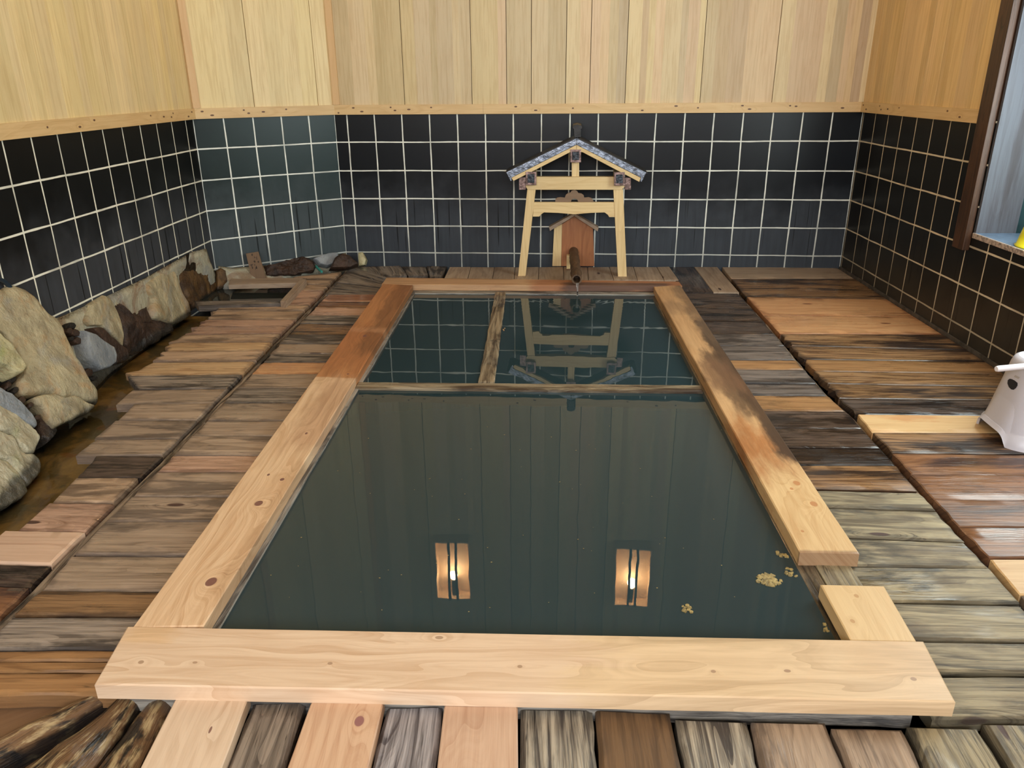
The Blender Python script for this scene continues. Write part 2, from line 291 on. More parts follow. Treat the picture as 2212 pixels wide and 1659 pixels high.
def tile_mat(name, uoff, tw, vtop, base, dep, grout, dep_hi=0.42, dep_amt=1.0, tint=None, tint_u=None, rough=0.32):
    k = NT(name); xs = k.xyz(k.uv()); u, v = xs[0], xs[1]
    wob = k.math('MULTIPLY', k.math('SUBTRACT', k.noise(k.comb(u, v), 2.5, 2.0), 0.5), 0.010)
    a = k.math('DIVIDE', k.math('ADD', k.math('SUBTRACT', u, uoff), wob), tw)
    b = k.math('DIVIDE', k.math('ADD', k.math('SUBTRACT', v, vtop), wob), 0.2011)
    da = k.math('MULTIPLY', k.math('ABSOLUTE', k.math('SUBTRACT', a, k.math('ROUND', a))), tw)
    db = k.math('MULTIPLY', k.math('ABSOLUTE', k.math('SUBTRACT', b, k.math('ROUND', b))), 0.2011)
    wn = k.noise(k.comb(u, v), 9.0, 3.0, 0.6)
    wd_ = k.math('ADD', 0.0022, k.math('MULTIPLY', wn, 0.0042))
    d = k.math('MINIMUM', da, db)
    gm = k.math('SUBTRACT', 1.0, k.sstep(k.math('SUBTRACT', d, wd_), -0.0008, 0.0012))
    cell = k.comb(k.math('FLOOR', a), k.math('FLOOR', b))
    wnz = k.n('ShaderNodeTexWhiteNoise', noise_dimensions='2D'); k.put(wnz.inputs[0], cell)
    cr_ = wnz.outputs['Value']
    streak = k.noise(k.comb(k.math('MULTIPLY', u, 34.0), k.math('MULTIPLY', v, 2.2)), 1.0, 4.0, 0.6)
    cloud = k.noise(k.comb(u, v, 2.0), 5.0, 5.0, 0.6)
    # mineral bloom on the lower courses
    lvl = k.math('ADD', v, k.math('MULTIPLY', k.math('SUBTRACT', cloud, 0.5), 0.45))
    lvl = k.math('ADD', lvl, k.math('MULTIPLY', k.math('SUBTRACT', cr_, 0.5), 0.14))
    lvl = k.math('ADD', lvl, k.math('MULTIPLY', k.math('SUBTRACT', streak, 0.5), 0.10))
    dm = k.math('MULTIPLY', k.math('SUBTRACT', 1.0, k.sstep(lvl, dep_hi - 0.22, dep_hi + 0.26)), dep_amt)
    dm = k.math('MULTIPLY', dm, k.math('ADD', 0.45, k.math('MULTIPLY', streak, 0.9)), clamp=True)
    drip = k.math('MULTIPLY', k.sstep(k.noise(k.comb(k.math('MULTIPLY', u, 52.0), k.math('MULTIPLY', v, 0.9), 4.0), 1.0, 2.0), 0.66, 0.70),
                  k.math('SUBTRACT', 1.0, k.sstep(v, 0.42, 0.56)))
    col = k.mix(cr_, base, tuple(c * 1.7 for c in base))
    col = k.mix(k.math('MULTIPLY', k.sstep(streak, 0.5, 0.8), 0.35), col, tuple(c * 2.2 for c in base))
    if tint: 
        tm = k.math('SUBTRACT', 1.0, k.sstep(k.math('ADD', tint_u[0], k.math('ADD', k.math('MULTIPLY', u, tint_u[1]), k.math('MULTIPLY', k.math('SUBTRACT', cloud, .5), .5))), 0.0, 0.5))
        col = k.mix(k.math('MULTIPLY', tm, 0.75), col, tint)  # teal highlight of reflected light, painted into the tile colour
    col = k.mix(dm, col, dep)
    col = k.mix(k.math('MULTIPLY', drip, 0.9), col, tuple(c * 0.6 for c in base))
    gfade = k.math('ADD', 0.62, k.math('MULTIPLY', k.sstep(k.noise(k.comb(u, v, 8.0), 3.0, 3.0), 0.32, 0.5), 0.38))
    gfade = k.math('MULTIPLY', gfade, k.math('ADD', 0.55, k.math('MULTIPLY', k.sstep(v, 0.02, 0.4), 0.45)))
    col = k.mix(k.math('MULTIPLY', gm, gfade), col, grout)
    rg = k.mixf(gm, k.mixf(dm, rough, 0.55), 0.85)
    h = k.math('ADD', k.math('MULTIPLY', gm, -1.0), k.math('MULTIPLY', cloud, 0.35))
    return k.final(col, rg, k.bump(h, 0.35, 0.003), 0.27)
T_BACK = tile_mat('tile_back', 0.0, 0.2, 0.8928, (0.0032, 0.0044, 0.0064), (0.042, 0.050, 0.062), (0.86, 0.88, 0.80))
T_ANG = tile_mat('tile_angled', 0.0, 0.1961, 0.8928, (0.0060, 0.0100, 0.0110), (0.060, 0.076, 0.084), (0.90, 0.93, 0.85), dep_hi=0.48, tint=(0.018, 0.036, 0.036), tint_u=(0.25, -0.6))  # tint paints a teal reflection across this wall's tiles
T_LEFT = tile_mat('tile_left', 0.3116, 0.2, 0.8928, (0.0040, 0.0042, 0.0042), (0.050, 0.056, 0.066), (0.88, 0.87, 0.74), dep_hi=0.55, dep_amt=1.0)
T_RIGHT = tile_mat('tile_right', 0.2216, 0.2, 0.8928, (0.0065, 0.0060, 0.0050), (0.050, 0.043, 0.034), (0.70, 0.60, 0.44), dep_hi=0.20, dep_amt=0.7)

def simple(name, col, rough=0.5, metal=0.0, nscale=0, namp=0.0, bump=0.0, spec=0.5, **kw):
    k = NT(name); c = col; nrm = None
    if nscale:
        n1 = k.noise(k.objco(), nscale, 5.0, 0.6)
        c = k.mix(k.sstep(n1, 0.3, 0.7), tuple(x * (1 - namp) for x in col), tuple(min(1, x * (1 + namp)) for x in col))
        if bump: nrm = k.bump(n1, bump, 0.01)
    return k.final(c, rough, nrm, spec, Metallic=metal, **kw)
M_DARK = simple('wet_black_cavity', (0.012, 0.011, 0.010), 0.35, nscale=14, namp=0.5, bump=0.5)
M_STOOL = simple('stool_plastic', (0.58, 0.57, 0.64), 0.33, nscale=3, namp=0.04)
M_TUBE = simple('tube_plastic', (0.84, 0.80, 0.82), 0.3)
M_HOLE = simple('stool_hole', (0.01, 0.012, 0.02), 0.5)
M_YEL = simple('yellow_plastic', (0.86, 0.80, 0.02), 0.28)
M_COPPER = simple('aged_copper', (0.20, 0.135, 0.12), 0.38, 0.9, nscale=40, namp=0.55, bump=0.3)
M_LEAD = simple('patinated_metal_sheet', (0.17, 0.19, 0.23), 0.28, 0.85, nscale=30, namp=0.6, bump=0.6)
M_CAP = simple('dark_metal_cap', (0.05, 0.055, 0.065), 0.4, 0.8, nscale=60, namp=0.8, bump=0.6)
M_ROOF = simple('dark_roof_sheet', (0.018, 0.017, 0.017), 0.45, 0.3, nscale=20, namp=0.4, bump=0.3)
M_TEAL = simple('teal_hose', (0.05, 0.30, 0.25), 0.4)
M_HOSE = simple('dark_blue_hose', (0.01, 0.025, 0.04), 0.3)
M_INK = simple('ink', (0.03, 0.024, 0.02), 0.7)
M_LAMP = simple('lamp_shade_wood', (0.90, 0.70, 0.48), 0.5)
M_BLACK = simple('black_metal', (0.02, 0.02, 0.02), 0.5)
M_SILL = simple('sill_sheet', (0.16, 0.24, 0.36), 0.25, 0.0, nscale=8, namp=0.2)
M_SILLEDGE = simple('sill_edge', (0.52, 0.42, 0.36), 0.4, 0.3, nscale=60, namp=0.5, bump=0.5)
M_TEALP = simple('dark_teal_panel', (0.018, 0.05, 0.055), 0.3, nscale=6, namp=0.3)
M_ALU = simple('pale_sash', (0.72, 0.80, 0.78), 0.4)
M_SKIRT = simple('grey_skirting', (0.075, 0.062, 0.05), 0.6, nscale=20, namp=0.4, bump=0.3)
k = NT('bulb'); k.b.inputs['Emission Color'].default_value = (1.0, 0.74, 0.42, 1); k.b.inputs['Emission Strength'].default_value = 60; M_BULB = k.m

def rock_mat(name, pale, mid, dark, wetline=-0.03, rust=None, rust_amt=0.5, grey=(0.25, 0.27, 0.29), sc=1.0, moss=0.0):
    k = NT(name); co = k.objco()
    st = k.n('ShaderNodeMapping'); k.put(st.inputs[0], co); st.inputs['Rotation'].default_value = (0.5, 0.3, 0.2); st.inputs['Scale'].default_value = (9 * sc, 9 * sc, 4 * sc)
    n1 = k.noise(st.outputs[0], 1.0, 7.0, 0.65, 0.6); n2 = k.noise(co, 4.0 * sc, 5.0, 0.6, 0.4); n3 = k.noise(co, 40.0 * sc, 4.0, 0.7)
    col = k.mix(k.sstep(n1, 0.30, 0.68), mid, pale)
    col = k.mix(k.math('MULTIPLY', k.sstep(n2, 0.50, 0.64), 0.55), col, grey)
    if rust: col = k.mix(k.math('MULTIPLY', k.sstep(k.noise(co, 6.0 * sc, 6.0, 0.65, 1.0), 0.5, 0.62), rust_amt), col, rust)
    if moss: col = k.mix(k.math('MULTIPLY', k.sstep(k.noise(co, 5.0, 4.0, 0.6, 0.2), 0.5, 0.65), moss), col, srgb(150, 158, 84))
    col = k.mix(k.math('MULTIPLY', k.sstep(n3, 0.58, 0.72), 0.35), col, dark)
    geo = k.n('ShaderNodeNewGeometry'); z = k.xyz(geo.outputs['Position'])[2]
    wl = k.math('SUBTRACT', 1.0, k.sstep(k.math('ADD', z, k.math('MULTIPLY', k.math('SUBTRACT', n2, 0.5), 0.10)), wetline - 0.01, wetline + 0.025))
    col = k.mix(k.math('MULTIPLY', wl, 0.85), col, (0.03, 0.028, 0.026))
    rg = k.mixf(wl, k.math('ADD', 0.42, k.math('MULTIPLY', n3, 0.3)), 0.12)
    h = k.math('ADD', k.math('MULTIPLY', n1, 1.0), k.math('MULTIPLY', n3, 0.45))
    return k.final(col, rg, k.bump(h, 0.9, 0.02), 0.45)
R_PALE = rock_mat('rock_pale', srgb(192, 180, 146), srgb(138, 126, 100), srgb(92, 78, 60), rust=srgb(176, 128, 70), rust_amt=0.35)
R_GREEN = rock_mat('rock_mossy', srgb(206, 196, 156), srgb(158, 150, 110), srgb(80, 76, 56), rust=srgb(150, 96, 62), rust_amt=0.5, moss=0.7)
R_WHITE = rock_mat('rock_whitish', srgb(214, 208, 182), srgb(158, 148, 122), srgb(70, 60, 50), rust=srgb(140, 96, 62), rust_amt=0.45, grey=srgb(128, 124, 112), moss=0.3)
R_GREY = rock_mat('rock_grey', srgb(156, 160, 162), srgb(120, 126, 132), srgb(60, 62, 64))
R_BROWN = rock_mat('rock_brown', srgb(74, 52, 38), srgb(44, 31, 25), srgb(16, 12, 10), rust=srgb(30, 20, 16), rust_amt=0.6, grey=srgb(60, 44, 36))
R_RUST = rock_mat('rock_rust', srgb(112, 82, 44), srgb(58, 40, 24), srgb(28, 18, 12), rust=srgb(44, 27, 16), rust_amt=0.7, grey=srgb(92, 66, 36))
R_ORANGE = rock_mat('rock_orange', srgb(180, 112, 70), srgb(150, 88, 54), srgb(96, 60, 40), wetline=-0.2)
R_CEM = rock_mat('cement', srgb(184, 180, 158), srgb(156, 150, 126), srgb(110, 100, 80), rust=srgb(120, 74, 40), rust_amt=0.55, sc=0.8)
R_MUD = rock_mat('mud', srgb(46, 38, 30), srgb(22, 18, 15), srgb(8, 8, 8), rust=srgb(12, 11, 11), rust_amt=0.6, sc=2.5, grey=srgb(40, 38, 36))

# channel bed + clear water
k = NT('channel_bed'); co = k.objco()
n1 = k.noise(co, 7.0, 6.0, 0.6, 0.5); n2 = k.noise(co, 3.0, 4.0, 0.6, 0.8)
col = k.mix(k.sstep(n1, 0.35, 0.65), srgb(138, 118, 76), srgb(196, 168, 112)); col = k.mix(k.math('MULTIPLY', k.sstep(n2, 0.5, 0.6), 0.8), col, srgb(100, 100, 82))
col = k.mix(k.math('MULTIPLY', k.sstep(k.noise(co, 9.0, 3.0, 0.5), 0.62, 0.7), 0.5), col, srgb(170, 110, 60))
M_BED = k.final(col, 0.6, k.bump(n1, 0.4, 0.02))
k = NT('shallow_water'); t = k.t
gl = k.n('ShaderNodeBsdfGlossy'); gl.inputs['Roughness'].default_value = 0.03
tr = k.n('ShaderNodeBsdfTransparent'); tr.inputs[0].default_value = (0.93, 0.92, 0.86, 1)
fr = k.n('ShaderNodeFresnel'); fr.inputs[0].default_value = 1.33
bn = k.bump(k.noise(k.objco(), 12.0, 2.0), 0.25, 0.01); k.put(gl.inputs['Normal'], bn); k.put(fr.inputs['Normal'], bn)
mx = k.n('ShaderNodeMixShader'); k.put(mx.inputs[0], fr.outputs[0]); k.put(mx.inputs[1], tr.outputs[0]); k.put(mx.inputs[2], gl.outputs[0])
t.links.new(mx.outputs[0], k.out.inputs[0]); M_SHALLOW = k.m

# murky bath water with small rings under the spout
SPOUT_FALL = onz(1247, 640, 0.0)
k = NT('bath_water'); geo = k.n('ShaderNodeNewGeometry'); ps = k.xyz(geo.outputs['Position'])
dx = k.math('SUBTRACT', ps[0], SPOUT_FALL.x); dy = k.math('SUBTRACT', ps[1], SPOUT_FALL.y)
dd = k.math('SQRT', k.math('ADD', k.math('MULTIPLY', dx, dx), k.math('MULTIPLY', dy, dy)))
amp = k.math('POWER', 2.718, k.math('MULTIPLY', dd, -3.4))
ring = k.math('MULTIPLY', k.math('SINE', k.math('ADD', k.math('MULTIPLY', dd, 150.0), k.math('MULTIPLY', k.noise(geo.outputs['Position'], 6.0, 2.0), 3.0))), amp)
sw = k.math('MULTIPLY', k.noise(k.comb(k.math('MULTIPLY', ps[0], 1.0), k.math('MULTIPLY', ps[1], 1.0)), 5.0, 2.0), 0.35)
h = k.math('ADD', k.math('MULTIPLY', ring, 0.11), sw)
M_WATER = k.final((0.022, 0.042, 0.049), 0.0, k.bump(h, 0.5, 0.0016), 0.5, IOR=1.33)
k = NT('falling_water'); k.b.inputs['Transmission Weight'].default_value = 0.9; k.b.inputs['Roughness'].default_value = 0.02; k.b.inputs['IOR'].default_value = 1.33; M_FALL = k.m
M_SCUM = simple('scum_flake', srgb(150, 132, 84), 0.6, nscale=90, namp=0.5, bump=0.4)
M_LEAF = simple('tan_leaf', srgb(190, 142, 92), 0.6, nscale=50, namp=0.2)

# ------------------------------------------------------------------ mesh builders
def quad_grid(bm, A, B, Cc, D, nu, nv, uvl, fn=None, uscale=None):
    """A far-left, B far-right, Cc near-right, D near-left; rows of verts"""
    rows = []
    for j in range(nv + 1):
        t = j / nv; r = []
        for i in range(nu + 1):
            s = i / nu
            p = (A * (1 - s) + B * s) * (1 - t) + (D * (1 - s) + Cc * s) * t
            if fn: p = fn(p.copy(), s, t)
            r.append(bm.verts.new(p))
        rows.append(r)
    return rows

def plank(name, A, B, Cc, D, th, mat, parent=None, wear=0.004, axis='u', ragl=0.0, ragr=0.0, rnd=0.006, zj=0.002, lump=0.0, nu=None, nv=6, seed=None, gap=0.003):
    A, B, Cc, D = [Vector(p) for p in (A, B, Cc, D)]
    rs = random.Random(seed if seed is not None else hash((round(A.x, 3), round(A.y, 3))) & 0xffff)
    L = ((B - A).length + (Cc - D).length) / 2; Wd = ((D - A).length + (Cc - B).length) / 2
    if nu is None: nu = max(8, int(L / 0.045)) if axis == 'u' else 8
    if axis == 'v': nv = max(8, int(Wd / 0.045))
    eu = (B - A).normalized(); ev = (D - A).normalized()
    # shrink by a hair so neighbours do not touch
    A2, B2, C2, D2 = A + eu * gap + ev * gap, B - eu * gap + ev * gap, Cc - eu * gap - ev * gap, D + eu * gap - ev * gap
    z0 = rs.uniform(-zj, zj); off = Vector((rs.uniform(0, 90), rs.uniform(0, 90), 0))
    tilt = rs.uniform(-zj, zj) * 0.8
    bm = bmesh.new(); uvl = bm.loops.layers.uv.new('UVMap'); dl = bm.loops.layers.float_color.new('dirt')
    def st(i, n, r, LL):           # parameter spacing with a tight edge row for the rounded arris
        e = min(0.3, r / max(LL, 1e-3))
        if i == 0: return 0.0
        if i == n: return 1.0
        if i == 1: return e
        if i == n - 1: return 1 - e
        return e + (1 - 2 * e) * (i - 1) / (n - 2)
    top = []; uvs = {}; dts = {}
    for j in range(nv + 1):
        t = st(j, nv, rnd, Wd); r = []
        for i in range(nu + 1):
            s = st(i, nu, rnd, L)
            p = (A2 * (1 - s) + B2 * s) * (1 - t) + (D2 * (1 - s) + C2 * s) * t
            edge = (j in (0, nv)), (i in (0, nu))
            q = p + off
            n1 = MN.noise(q * 9) ; n2 = MN.noise(q * 30 + Vector((5, 5, 5)))
            if edge[0]:
                p += ev * (wear * (n1 + 0.5 * n2)) * (1 if j == 0 else 1)
            if edge[1] or i in (1, nu - 1):
                rg = ragl if i <= 1 else ragr
                jag = MN.noise(Vector((t * 5 + off.x, i > 1, off.y))) + 0.7 * MN.noise(Vector((t * 15 + off.x, i > 1, off.y)))
                p += eu * (rg * jag + (wear * n2 if edge[1] else 0))
            z = z0 + tilt * (s - 0.5) * 2 - (rnd * 0.8 if (edge[0] or edge[1]) else 0) + lump * (n1 * 0.7 + 0.5 * n2) + 0.0012 * n2 * (wear > 0.002)
            if lump: z -= lump * 1.6 * abs(2 * (t if axis == 'u' else s) - 1) ** 2.5
            p.z += z
            v = bm.verts.new(p); r.append(v)
            uvs[v] = (s * L, t * Wd) if axis == 'u' else (t * Wd, s * L)
            de = min(s * L, (1 - s) * L, t * Wd, (1 - t) * Wd); dts[v] = math.exp(-max(0, de) / 0.022)
        top.append(r)
    faces = []
    for j in range(nv):
        for i in range(nu):
            faces.append(bm.faces.new((top[j][i], top[j + 1][i], top[j + 1][i + 1], top[j][i + 1])))
    per = [top[0][i] for i in range(nu + 1)] + [top[j][nu] for j in range(1, nv + 1)] + [top[nv][i] for i in range(nu - 1, -1, -1)] + [top[j][0] for j in range(nv - 1, 0, -1)]
    bot = []
    for v in per:
        b = bm.verts.new(v.co + Vector((0, 0, -th))); bot.append(b)
        a_, b_ = uvs[v]; uvs[b] = (a_ + (0.013 if axis == 'v' else 0), b_ + th)
    n = len(per)
    for i in range(n):
        faces.append(bm.faces.new((per[i], per[(i + 1) % n], bot[(i + 1) % n], bot[i])))
    faces.append(bm.faces.new(bot))
    for f in bm.faces:
        for l in f.loops:
            l[uvl].uv = uvs[l.vert]; q_ = dts.get(l.vert, 1.0); l[dl] = (q_, q_, q_, 1)
    bmesh.ops.recalc_face_normals(bm, faces=bm.faces)
    o = obj(name, bm, mat, None, smooth=True)
    for p in o.data.polygons: p.use_smooth = True
    try: o.data.set_sharp_from_angle(angle=0.6)
    except Exception: pass
    if parent: o.parent = parent
    return o

def box_bm(bm, lo, hi, uvl=None, gaxis=0):
    x0, y0, z0 = lo; x1, y1, z1 = hi
    vs = [bm.verts.new(p) for p in ((x0, y0, z0), (x1, y0, z0), (x1, y1, z0), (x0, y1, z0), (x0, y0, z1), (x1, y0, z1), (x1, y1, z1), (x0, y1, z1))]
    fs = [bm.faces.new([vs[i] for i in f]) for f in ((0, 3, 2, 1), (4, 5, 6, 7), (0, 1, 5, 4), (1, 2, 6, 5), (2, 3, 7, 6), (3, 0, 4, 7))]
    return fs
def auto_uv(bm, gaxis=0):
    """grain axis 0/1/2 -> u; the other two share v"""
    uvl = bm.loops.layers.uv.verify()
    for f in bm.faces:
        n = f.normal
        for l in f.loops:
            c = l.vert.co; o3 = [i for i in range(3) if i != gaxis]
            a = c[o3[0]] if abs(n[o3[0]]) < abs(n[o3[1]]) else c[o3[1]]
            if abs(n[gaxis]) > 0.7: l[uvl].uv = (c[o3[0]] * 0.3, c[o3[1]])
            else: l[uvl].uv = (c[gaxis], a)
def box(name, lo, hi, mat, parent=None, gaxis=0, bevel=0.0):
    bm = bmesh.new(); box_bm(bm, lo, hi)
    if bevel: bmesh.ops.bevel(bm, geom=bm.edges[:], offset=bevel, segments=2, affect='EDGES', profile=0.6)
    bm.normal_update(); auto_uv(bm, gaxis)
    return obj(name, bm, mat, parent)
def prism(name, pts, d, mat, parent=None, gaxis=0, bevel=0.0, smooth=False):
    """extrude a planar polygon (3-D points) by vector d"""
    bm = bmesh.new(); a = [bm.verts.new(p) for p in pts]; b = [bm.verts.new(Vector(p) + Vector(d)) for p in pts]
    n = len(a); bm.faces.new(a); bm.faces.new(b[::-1])
    for i in range(n): bm.faces.new((a[i], b[i], b[(i + 1) % n], a[(i + 1) % n]))
    bmesh.ops.recalc_face_normals(bm, faces=bm.faces)
    if bevel:
        bmesh.ops.bevel(bm, geom=bm.edges[:], offset=bevel, segments=2, affect='EDGES', profile=0.6)
    bmesh.ops.triangulate(bm, faces=[f for f in bm.faces if len(f.verts) > 4])
    bm.normal_update(); auto_uv(bm, gaxis)
    return obj(name, bm, mat, parent, smooth)
def pxprism(name, px, Y, depth, mat, parent=None, gaxis=0, bevel=0.0):
    return prism(name, [ony(x, y, Y) for x, y in px], (0, depth, 0), mat, parent, gaxis, bevel)
def tube(name, pts, r, mat, parent=None, seg=20, cap=True, hollow=0.0):
    bm = bmesh.new(); uvl = bm.loops.layers.uv.new('UVMap'); rings = []; L = 0; uv = {}
    pts = [Vector(p) for p in pts]
    rr = r if isinstance(r, (list, tuple)) else [r] * len(pts)
    for i, p in enumerate(pts):
        t = (pts[min(i + 1, len(pts) - 1)] - pts[max(i - 1, 0)]).normalized()
        a = t.cross(Vector((0, 0, 1)));  a = a.normalized() if a.length > 1e-3 else Vector((1, 0, 0)); b = t.cross(a).normalized()
        if i: L += (p - pts[i - 1]).length
        ring_ = []
        for k_ in range(seg):
            an = 2 * PI * k_ / seg; v = bm.verts.new(p + (a * math.cos(an) + b * math.sin(an)) * rr[i]); uv[v] = (L, an * rr[i]); ring_.append(v)
        rings.append(ring_)
    for i in range(len(rings) - 1):
        for k_ in range(seg):
            bm.faces.new((rings[i][k_], rings[i][(k_ + 1) % seg], rings[i + 1][(k_ + 1) % seg], rings[i + 1][k_]))
    if hollow:
        t = (pts[-1] - pts[-2]).normalized(); inner = []; deep = []
        c = pts[-1]
        for v in rings[-1]:
            x = bm.verts.new(c + (v.co - c) * (1 - hollow)); uv[x] = (uv[v][0] + 0.01, uv[v][1]); inner.append(x)
            y = bm.verts.new(x.co - t * 0.12); uv[y] = (uv[v][0] + 0.1, uv[v][1]); deep.append(y)
        for k_ in range(seg):
            bm.faces.new((rings[-1][k_], rings[-1][(k_ + 1) % seg], inner[(k_ + 1) % seg], inner[k_]))
            bm.faces.new((inner[k_], inner[(k_ + 1) % seg], deep[(k_ + 1) % seg], deep[k_]))
        bm.faces.new(deep); bm.faces.new(rings[0])
    elif cap: bm.faces.new(rings[0]); bm.faces.new(rings[-1])
    bmesh.ops.recalc_face_normals(bm, faces=bm.faces)
    for f in bm.faces:
        for l in f.loops: l[uvl].uv = uv[l.vert]
    o = obj(name, bm, mat, parent, smooth=True)
    try: o.data.set_sharp_from_angle(angle=0.9)
    except Exception: pass
    return o
def rock(px, p0, n, thick, mat, label, cat='rock', group=None, seed=1, sink=0.05, amp=0.012, flat=0.5, tilt=(0, 0), name='rock'):
    n = Vector(n).normalized(); out = [onplane(x, y, p0, n) for x, y in px]
    c = sum(out, Vector()) / len(out); N = 88
    # resample outline evenly
    segs = [(out[i], out[(i + 1) % len(out)]) for i in range(len(out))]; tot = sum((b - a).length for a, b in segs); ring0 = []; acc = 0; si = 0
    for k_ in range(N):
        d = tot * k_ / N
        while d > acc + (segs[si][1] - segs[si][0]).length and si < len(segs) - 1: acc += (segs[si][1] - segs[si][0]).length; si += 1
        a, b = segs[si]; l = (b - a).length; ring0.append(a.lerp(b, min(1, (d - acc) / max(l, 1e-6))))
    e1 = n.orthogonal().normalized(); e2 = n.cross(e1); sz = max((p - c).length for p in ring0)
    bm = bmesh.new(); rings = []
    levels = [(1.01, -sink), (1.03, 0.0), (1.01, 0.35), (0.97, 0.68), (0.91, 0.86)] + [(0.84 - 0.84 * i / 13, 0.9 + 0.1 * (i / 13)) for i in range(13)]
    for f, hh in levels:
        r = []
        for p in ring0:
            q = c + (p - c) * f; hgt = thick * hh if hh >= 0 else hh
            d = (q - c)
            g = MN.fractal(q * 7 + Vector((seed * 7.1, 0, 0)), 0.8, 2.1, 5)
            ridg = abs(MN.noise(Vector((q.dot(e1) * 6, q.dot(e2) * 14, seed * 3.3))))
            q = q + n * (hgt + (amp * 0.9 * g - amp * 0.5 * ridg) * (1 if hh > 0.3 else 0.4) + d.dot(e1) * tilt[0] + d.dot(e2) * tilt[1])
            if 0 <= hh < 0.9: q += (p - c).normalized() * amp * 0.5 * MN.noise(q * 22)
            r.append(bm.verts.new(q))
        rings.append(r)
    for a, b in zip(rings, rings[1:]):
        for i in range(N): bm.faces.new((a[i], a[(i + 1) % N], b[(i + 1) % N], b[i]))
    cv = bm.verts.new(sum((v.co for v in rings[-1]), Vector()) / N)
    for i in range(N): bm.faces.new((rings[-1][i], rings[-1][(i + 1) % N], cv))
    bm.faces.new(rings[0][::-1])
    bmesh.ops.recalc_face_normals(bm, faces=bm.faces)
    o = origin_to_base(obj(name, bm, mat, smooth=True))
    try: o.data.set_sharp_from_angle(angle=0.9)
    except Exception: pass
    return tag(o, label, cat, group)

# ================================================================== the room
A_C = Vector((-0.0885, 0, 0)); AA = 0.67744
adir = Vector((-math.cos(AA), -math.sin(AA), 0)); B_C = A_C + adir * 0.98062            # corner of left and angled wall
LA = -0.03917; ldir = Vector((-math.sin(LA), -math.cos(LA), 0)); ln = Vector((math.cos(LA), -math.sin(LA), 0))
an_ = Vector((math.sin(AA), -math.cos(AA), 0))
RA = 0.03957; R_C = Vector((3.6, 0, 0)); rdir = Vector((math.sin(RA), -math.cos(RA), 0)); rn = Vector((-math.cos(RA), -math.sin(RA), 0))   # inward normal
ZT, ZR, ZTOP = 1.083, 1.148, 3.6
YB = -7.7

def wall_quad(name, P0, d, L, z0, z1, mat, inward, u0=0.0, thick=0.12):
    """tile slab; UV u = distance along d from P0, v = height"""
    bm = bmesh.new(); uvl = bm.loops.layers.uv.new('UVMap')
    d = Vector(d); inw = Vector(inward)
    f = [P0 + d * u0, P0 + d * L]; vs = []
    for off in (0, -thick):
        for p in f:
            for z in (z0, z1): vs.append(bm.verts.new(p + inw * off + Vector((0, 0, z))))
    # 0:a z0,1:a z1,2:b z0,3:b z1 / 4.. back
    for q in ((0, 2, 3, 1), (4, 5, 7, 6), (0, 1, 5, 4), (2, 6, 7, 3), (1, 3, 7, 5), (0, 4, 6, 2)): bm.faces.new([vs[i] for i in q])
    bmesh.ops.recalc_face_normals(bm, faces=bm.faces)
    for fc in bm.faces:
        for l in fc.loops: l[uvl].uv = ((l.vert.co - P0).dot(d), l.vert.co.z)
    return obj(name, bm, mat)
def panelling(P0, d, L, z0, z1, inward, grooves, seed, tintf, u0=0.0, parent=None):
    """vertical boards: narrow laminated strips, with an open groove where panels meet"""
    rs = random.Random(seed); bm = bmesh.new(); uvl = bm.loops.layers.uv.new('UVMap'); cl = bm.loops.layers.float_color.new('tint')
    d = Vector(d); inw = Vector(inward); edges = []
    gs = sorted([g for g in grooves if u0 < g < L]); a = u0
    for g in gs + [L]:
        x = a + (0.0 if a == u0 else 0.0022)
        e = g - (0.0022 if g != L else 0)
        while x < e - 1e-6:
            wdt = rs.choice((0.045, 0.06, 0.075, 0.09, 0.11)); nx = min(e, x + wdt)
            if e - nx < 0.03: nx = e
            edges.append((x, nx)); x = nx
        a = g
    for (x0, x1) in edges:
        h = 0.012 + rs.uniform(-0.0006, 0.0006); tt = tintf((x0 + x1) / 2, rs); uo, vo = rs.uniform(0, 60), rs.uniform(0, 60)
        vs = []
        for off in (h, -0.01):
            for x in (x0, x1):
                for z in (z0, z1): vs.append(bm.verts.new(P0 + d * x + inw * off + Vector((0, 0, z))))
        for q in ((0, 2, 3, 1), (4, 5, 7, 6), (0, 1, 5, 4), (2, 6, 7, 3), (1, 3, 7, 5), (0, 4, 6, 2)):
            f = bm.faces.new([vs[i] for i in q])
            for l in f.loops:
                l[cl] = (*tt, 1); l[uvl].uv = (l.vert.co.z + uo, (l.vert.co - P0).dot(d) + vo)
    bmesh.ops.recalc_face_normals(bm, faces=bm.faces)
    o = obj('wood_panelling', bm, W['panel'], parent)
    return o
def tint_left(x, rs): k_ = rs.uniform(0.84, 1.04); return (k_ * 1.0, k_ * 0.985, k_ * rs.uniform(0.84, 0.96))
def tint_mid(x, rs):
    k_ = rs.uniform(0.66, 0.93); w_ = rs.uniform(0.86, 1.0); p = rs.random() < 0.15 + 0.1 * max(0, x)
    return (k_, k_ * (0.90 if p else 0.97), k_ * w_ * (0.95 if p else 1.0))
def tint_right(x, rs): k_ = rs.uniform(0.80, 0.98); return (k_ * 1.04, k_ * 0.90, k_ * rs.uniform(0.66, 0.78))

